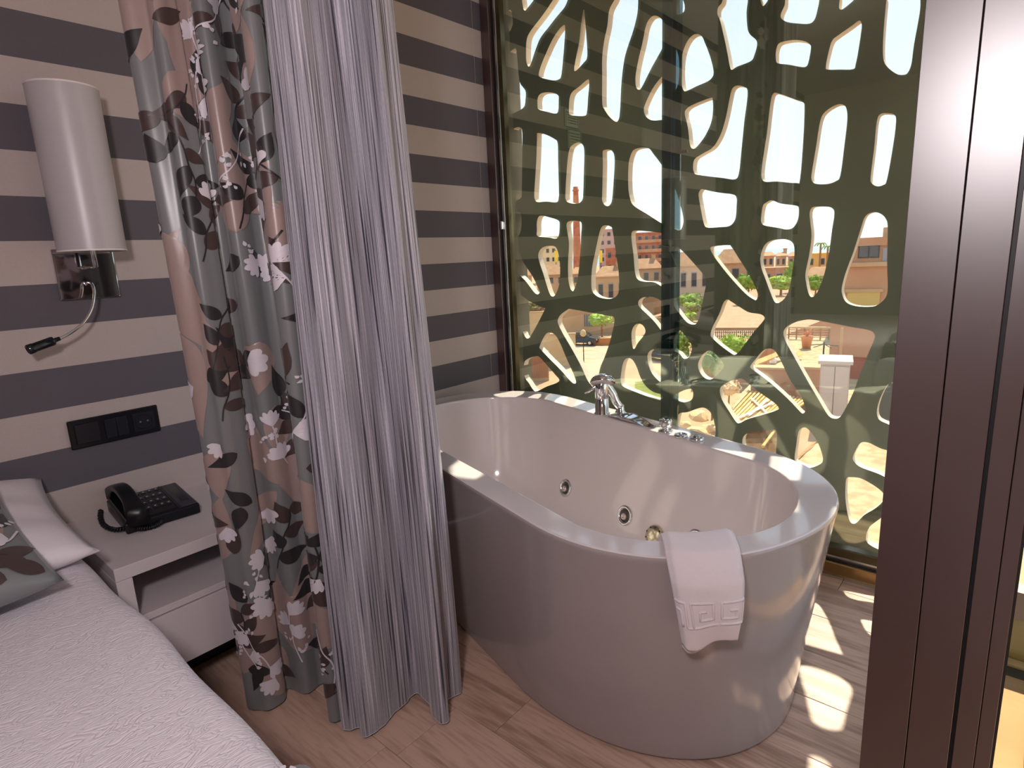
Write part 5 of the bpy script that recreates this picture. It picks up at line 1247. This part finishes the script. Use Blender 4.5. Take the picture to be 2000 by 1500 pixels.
def street_lamp(px, pyb, pyt, label, m_globe, zg=ZG):
    b = onZ(px, pyb, zg); d = math.hypot(b[0], b[1]); z1 = zat(px, pyt, d); root = thing('street_lamp', tuple(b), label, 'street lamp')
    V, F = lathe_vf([(.10, zg), (.10, zg+.5), (.05, zg+.6), (.04, z1-.35), (.10, z1-.3)], 12, Matrix.Translation((b[0], b[1], 0))); obj('pole', V, F, M_METAL, root)
    rr = .26; V, F = lathe_vf([(.02, z1-.34)]+[(rr*math.sin(math.pi*(k+1)/10)*(1.15 if k < 4 else .95), z1-.02-rr*1.25*math.cos(math.pi*(k+1)/10)) for k in range(9)], 16, Matrix.Translation((b[0], b[1], 0))); obj('globe', V, F, m_globe, root, True)
street_lamp(1141, 742, 650, 'street lamp with cream drop globe in front of the parked car', M_CREAM)
street_lamp(1590, 600, 558, 'small street lamp with white globe below the palms', mat('white_globe', (.85, .83, .8), .3))

# ---- neighbouring roof terrace on the right
ZR = -3.0
flat('roof_terrace', [(1530, 655), (1780, 662), (1780, 1180), (1600, 1100), (1330, 900), (1300, 860), (1395, 820), (1500, 716)], ZR, M_TERR, kind='structure', t=6.9)
flat('lower_roof', [(1380, 560), (1640, 560), (1640, 612), (1500, 668), (1370, 668)], -6.4, M_PINK, kind='structure', t=3.5)
def picket(pxl, pxr, pyb, pyt, zg, n, label):
    b0 = onZ(pxl, pyb, zg); b1 = onZ(pxr, pyb, zg); d = math.hypot(*(b0+b1)[:2]/2); z1 = zat((pxl+pxr)/2, pyt, d); root = thing('picket_fence', tuple((b0+b1)/2), label, 'fence')
    for k in range(n):
        p = b0+(b1-b0)*(k+.5)/n; box('picket', (p[0]-.025, p[1]-.025, zg), (p[0]+.025, p[1]+.025, z1), M_METAL, root)
    for zz in (zg+.15, z1-.12):
        V, F = tube_vf([(b0[0], b0[1], zz), (b1[0], b1[1], zz)], .03, 6); obj('rail', V, F, M_METAL, root)
picket(1385, 1482, 660, 646, -6.4, 26, 'dark picket fence behind the yellow green bush')
wallbox('kerb_wall', 'pale kerb wall behind the picket fence', 'wall', 1380, 1485, 645, 640, M_BEIGE, .2, zg=-6.4)
# terrace wall, cabinet, railing, pot, pole
rt, bx_, w_, z1_ = wallbox('terrace_wall', 'salmon terrace wall with dark red base in the largest opening', 'wall', 1633, 1790, 742, 622, M_PINK, .5, zg=ZR)
bx_('base_band', -w_/2-.01, w_/2, -.04, .0, ZR, ZR+(z1_-ZR)*.36, emat('oxblood_paint', (0.30, 0.07, 0.04)))
rt, bx_, w_, z1_ = wallbox('grey_cabinet', 'pale grey metal cabinet at the foot of the largest opening', 'cabinet', 1618, 1676, 838, 712, mat('pale_grey_metal', (0.55, 0.42, 0.36), .5), .8, zg=ZR)
bx_('door', -w_/2+.02, -.01, -.03, 0, ZR+.05, z1_-.05, mat('pale_grey_metal', (0, 0, 0))); bx_('door', .01, w_/2-.02, -.03, 0, ZR+.05, z1_-.05, mat('pale_grey_metal', (0, 0, 0)))
V, F = tube_vf([onZ(1637, 760, ZR), (onZ(1637, 760, ZR)[0], onZ(1637, 760, ZR)[1], zat(1637, 640, math.hypot(*onZ(1637, 760, ZR)[:2])))], .035, 8)
o_ = obj('drain_pipe', V, F, M_BEIGE, None, loc=tuple(onZ(1637, 760, ZR))); tag(o_, 'thin grey drain pipe along the salmon terrace wall', 'pipe')
def rail():
    b0, b1 = onZ(1540, 662, ZR), onZ(1634, 664, ZR); d = math.hypot(*((b0+b1)/2)[:2]); z1 = zat(1590, 640, d); root = thing('terrace_railing', tuple((b0+b1)/2), 'dark railing with pale top bar at the back of the terrace', 'railing')
    V, F = tube_vf([(b0[0], b0[1], z1), (b1[0], b1[1], z1)], .05, 8); obj('top_bar', V, F, M_CREAM, root)
    for k in range(7):
        p = b0+(b1-b0)*k/6; V, F = tube_vf([(p[0], p[1], ZR), (p[0], p[1], z1)], .03, 6); obj('post', V, F, M_WOODD, root)
    for k in range(1, 5):
        zz = ZR+(z1-ZR)*k/5; V, F = tube_vf([(b0[0], b0[1], zz), (b1[0], b1[1], zz)], .018, 6); obj('bar', V, F, M_WOODD, root)
rail()
def pot():
    b = onZ(1575, 680, ZR+.0) ; d = math.hypot(b[0], b[1]); s = 19/F_PX*d/2; h = zat(1575, 656, d)-b[2]
    root = thing('potted_plant', tuple(b), 'terracotta pot with a spiky plant on the roof terrace', 'plant pot'); T = Matrix.Translation(tuple(b))
    V, F = lathe_vf([(s*.72, 0), (s*.95, h*.8), (s*1.05, h*.82), (s*1.05, h), (s*.9, h), (s*.85, h*.9), (.01, h*.9)], 18, T); obj('pot', V, F, emat('terracotta', (0, 0, 0)), root, True)
    r = random.Random(2)
    for k in range(14):
        a = r.uniform(0, 6.28); L = h*r.uniform(.8, 1.3); V = []
        for i in range(5):
            t = i/4; x = math.cos(a)*L*.6*t; y = math.sin(a)*L*.6*t; z = h*.9+L*(t-.45*t*t); w = s*.16*(1-t)+.005; V += [tuple(np.array(b)+[x-math.sin(a)*w, y+math.cos(a)*w, z]), tuple(np.array(b)+[x+math.sin(a)*w, y-math.cos(a)*w, z])]
        obj('leaf', V, [[2*i, 2*i+1, 2*i+3, 2*i+2] for i in range(4)], emat('coral_leaf', (0.6, 0.22, 0.12)), root)
pot()
b = onZ(1603, 776, ZR); d = math.hypot(b[0], b[1])
V, F = lathe_vf([(.12, ZR), (.12, ZR+.05), (.025, ZR+.08), (.02, zat(1607, 668, d))], 10, Matrix.Translation((b[0], b[1], 0)))
root = thing('parasol_pole', tuple(b), 'thin dark pole standing on the roof terrace', 'pole'); obj('pole', V, F, M_METAL, root)
for k in range(5):
    a = k*1.3; V, F = tube_vf([(b[0], b[1], zat(1607, 672, d)), (b[0]+.35*math.cos(a), b[1]+.35*math.sin(a), zat(1607, 676, d))], .012, 6); obj('rib', V, F, M_METAL, root)
# loose timber beam and ball
V, F = tube_vf([onZ(1470, 712, ZR+.25), onZ(1525, 690, ZR+.25)], .11, 4); o_ = obj('timber_beam', V, F, M_WOOD, None, loc=tuple(onZ(1498, 700, ZR+.2))); tag(o_, 'square orange timber beam lying across the terrace', 'beam')
V, F = tube_vf([onZ(1538, 706, ZR+.2), onZ(1562, 690, ZR+.2)], .12, 4); o_ = obj('timber_beam', V, F, M_WOOD, None, loc=tuple(onZ(1550, 698, ZR+.15))); tag(o_, 'orange timber beam beside the terracotta pot', 'beam')
c = onZ(1510, 704, ZR+.12); V, F = lathe_vf([(.13*math.sin(math.pi*k/10)+.001, -.13*math.cos(math.pi*k/10)) for k in range(11)], 16, Matrix.Translation(tuple(c))); o_ = obj('white_ball', V, F, mat('white_globe', (0, 0, 0)), None, True, loc=tuple(c)); tag(o_, 'small white ball near the timber beam', 'ball')
rt = wallbox('low_salmon_wall', 'low salmon parapet wall below the timber beam', 'wall', 1478, 1575, 800, 722, M_PINK, .3, zg=ZR)
rt = wallbox('low_salmon_wall', 'low salmon parapet wall behind the grey cabinet', 'wall', 1572, 1640, 812, 722, M_PINK, .3, zg=ZR)
# ladder
b = onZ(1528, 772, ZR+.02); root = thing('step_ladder', tuple(b), 'small dark ladder leaning on the salmon parapet', 'ladder'); d = math.hypot(b[0], b[1]) - .3
for px in (1522, 1536):
    V, F = tube_vf([atDist(px, 770, d), atDist(px+2, 733, d)], .02, 6); obj('rail', V, F, M_METAL, root)
for k in range(4):
    V, F = tube_vf([atDist(1522, 764-k*9, d), atDist(1537, 762-k*9, d)], .015, 6); obj('rung', V, F, M_METAL, root)
# bamboo slat pergola roof
def slats():
    z = ZR+.5; root = thing('slat_roof', tuple(onZ(1480, 800, z)), 'sunlit bamboo slat roof with crossed white boards', 'pergola')
    for k in range(17):
        t = k/16; a = onZ(1395+130*t, 838-18*t, z); b = onZ(1462+118*t, 764+16*t, z)
        V, F = tube_vf([a, b], .035, 6); obj('slat', V, F, M_WOOD if k % 3 else M_STONE, root)
    for (p, q) in (((1468, 778), (1500, 808)), ((1420, 826), (1510, 786)), ((1500, 780), (1462, 812))):
        V, F = tube_vf([onZ(*p, z+.08), onZ(*q, z+.08)], .03, 4); obj('white_board', V, F, emat('white_board', (.8, .72, .6)), root)
    for (p, q) in (((1405, 842), (1530, 822)), ((1460, 766), (1580, 784))):
        V, F = tube_vf([onZ(*p, z-.06), onZ(*q, z-.06)], .05, 6); obj('beam', V, F, M_WOODD, root)
        for w in (p, q):
            u = onZ(*w, z-.06); V, F = tube_vf([(u[0], u[1], ZR), tuple(u)], .05, 6); obj('post', V, F, M_WOODD, root)
slats()
plant('dry_bush', 'dry straw coloured bush at the upper end of the slats', 'shrub', 1424, 756, 44, 30, M_STONE, dist=14.5, zg=ZR, n=12)
# rocks near the tub taps
r = random.Random(5)
labs = ['flat orange rock, leftmost behind the tap buttons', 'tall orange rock in the middle behind the tap buttons', 'flat orange rock, rightmost behind the tap buttons', 'small cream rock lying lowest behind the tap buttons']
for i, (px, py, w) in enumerate([(1338, 828, 30), (1366, 812, 40), (1392, 834, 30), (1360, 846, 46)]):
    c = onZ(px, py+8, ZR); d = math.hypot(c[0], c[1]); s = w/2/F_PX*d
    bm = bmesh.new(); bmesh.ops.create_icosphere(bm, subdivisions=2, radius=1.0)
    for v in bm.verts: j = 1+r.uniform(-.16, .16); v.co = Vector((v.co.x*s*j, v.co.y*s*j, max(-.2*s, v.co.z*s*.7*j)))+Vector((c[0], c[1], c[2]+.2*s))
    bm.verts.index_update(); V, F = bm_out(bm); o_ = obj('garden_rock', V, F, M_STONE, None, loc=tuple(c)); tag(o_, labs[i], 'rock', 'rocks on the neighbouring terrace')
# brown deck boards
root = thing('deck_panel', tuple(onZ(1485, 860, ZR+.12)), 'dark brown board panel on the terrace behind the tub rim', 'deck')
for k in range(7):
    a0, b0 = onZ(1436, 848+k*9, ZR+.12), onZ(1524, 840+k*11, ZR+.12); V, F = tube_vf([a0, b0], .09, 4); obj('board', V, F, M_WOODD, root)
V, F = tube_vf([onZ(1490, 872, ZR+.28), onZ(1512, 842, ZR+.28)], .03, 6); obj('cross_bar', V, F, M_WOOD, root)
# dark expansion joint and pink strip on the terrace
flat('terrace_strip', [(1545, 842), (1612, 832), (1588, 872), (1548, 905)], ZR+.02, M_PINK, 'salmon painted strip on the cream terrace', 'paving', t=.02)
flat('drain_gap', [(1553, 897), (1556, 900), (1622, 836), (1617, 834)], ZR+.03, M_WOODD, 'dark joint line across the cream terrace', 'joint', t=.02)
root = thing('timber_screen', tuple(onZ(1735, 850, ZR)), 'orange timber post with dark panel at the right edge', 'post')
b = onZ(1731, 838, ZR); d = math.hypot(b[0], b[1])
for nm, px, m_, w in (('post', 1733, M_WOOD, .05), ('panel', 1755, M_METAL, .22)):
    c, r_, a_ = facing(px, d); z1 = zat(px, 748, d); V = []
    for zz in (ZR, z1):
        for sx, sy in ((-1, -1), (1, -1), (1, 1), (-1, 1)): q = c+r_*w*sx+a_*.05*sy; V.append((q[0], q[1], zz))
    obj(nm, V, [[0, 1, 5, 4], [1, 2, 6, 5], [2, 3, 7, 6], [3, 0, 4, 7], [4, 5, 6, 7], [3, 2, 1, 0]], m_, root)

# ---------------------------------------------------------------- own balcony seen right of the bronze post
o = box('sky_blocker_slab', (1.12, -2.6, CEIL), (2.0, -0.02, CEIL+0.2), M_CEIL); tag(o, kind='structure')  # unseen slab over the balcony, added to cut sky light entering the room
bal = box('balcony_floor', (1.06, -2.6, -0.2), (1.84, -0.02, 0.0), mat('terracotta_tiles_base', (0.40, 0.22, 0.12), .8)); tag(bal, kind='structure')
MT = emat('balcony_tile', (0.42, 0.22, 0.10), var=(6, (0.48, 0.27, 0.13), .35, .65))
for i in range(2):
    for j in range(6):
        x0 = 1.06+i*.39; y1 = -.02-j*.42; box('tile', (x0+.002, max(y1-.42, -2.6)+.002, 0.0), (x0+.388, y1-.002, .006), MT, bal, .001, 1)
box('drain_channel', (1.84, -2.6, -0.2), (1.90, -0.02, -0.004), mat('dark_drain', (0.06, 0.055, 0.045), .6), bal)
box('kerb', (1.90, -2.6, -0.2), (1.932, -0.02, 0.004), M_CREAM, bal, .003)
par = box('balcony_parapet', (1.935, -2.6, -0.35), (1.985, -0.02, 0.12), emat('olive_panel', (0.42, 0.32, 0.12))); tag(par, 'olive panel parapet of the own balcony right of the bronze post', 'parapet')
dk_ = box('balcony_parapet_rail', (1.93, -2.6, 0.12), (1.99, -0.02, 0.20), M_BRONZE, par)
# flat dark grey sheet over part of the balcony tiles
fr = box('dark_floor_sheet', (1.12, -1.6, 0.006), (1.80, -0.088, 0.02), mat('grey_blue_sheet', (0.10, 0.10, 0.13), .9), None, .008); tag(fr, 'dark grey sheet on the terracotta balcony tiles', 'mat')
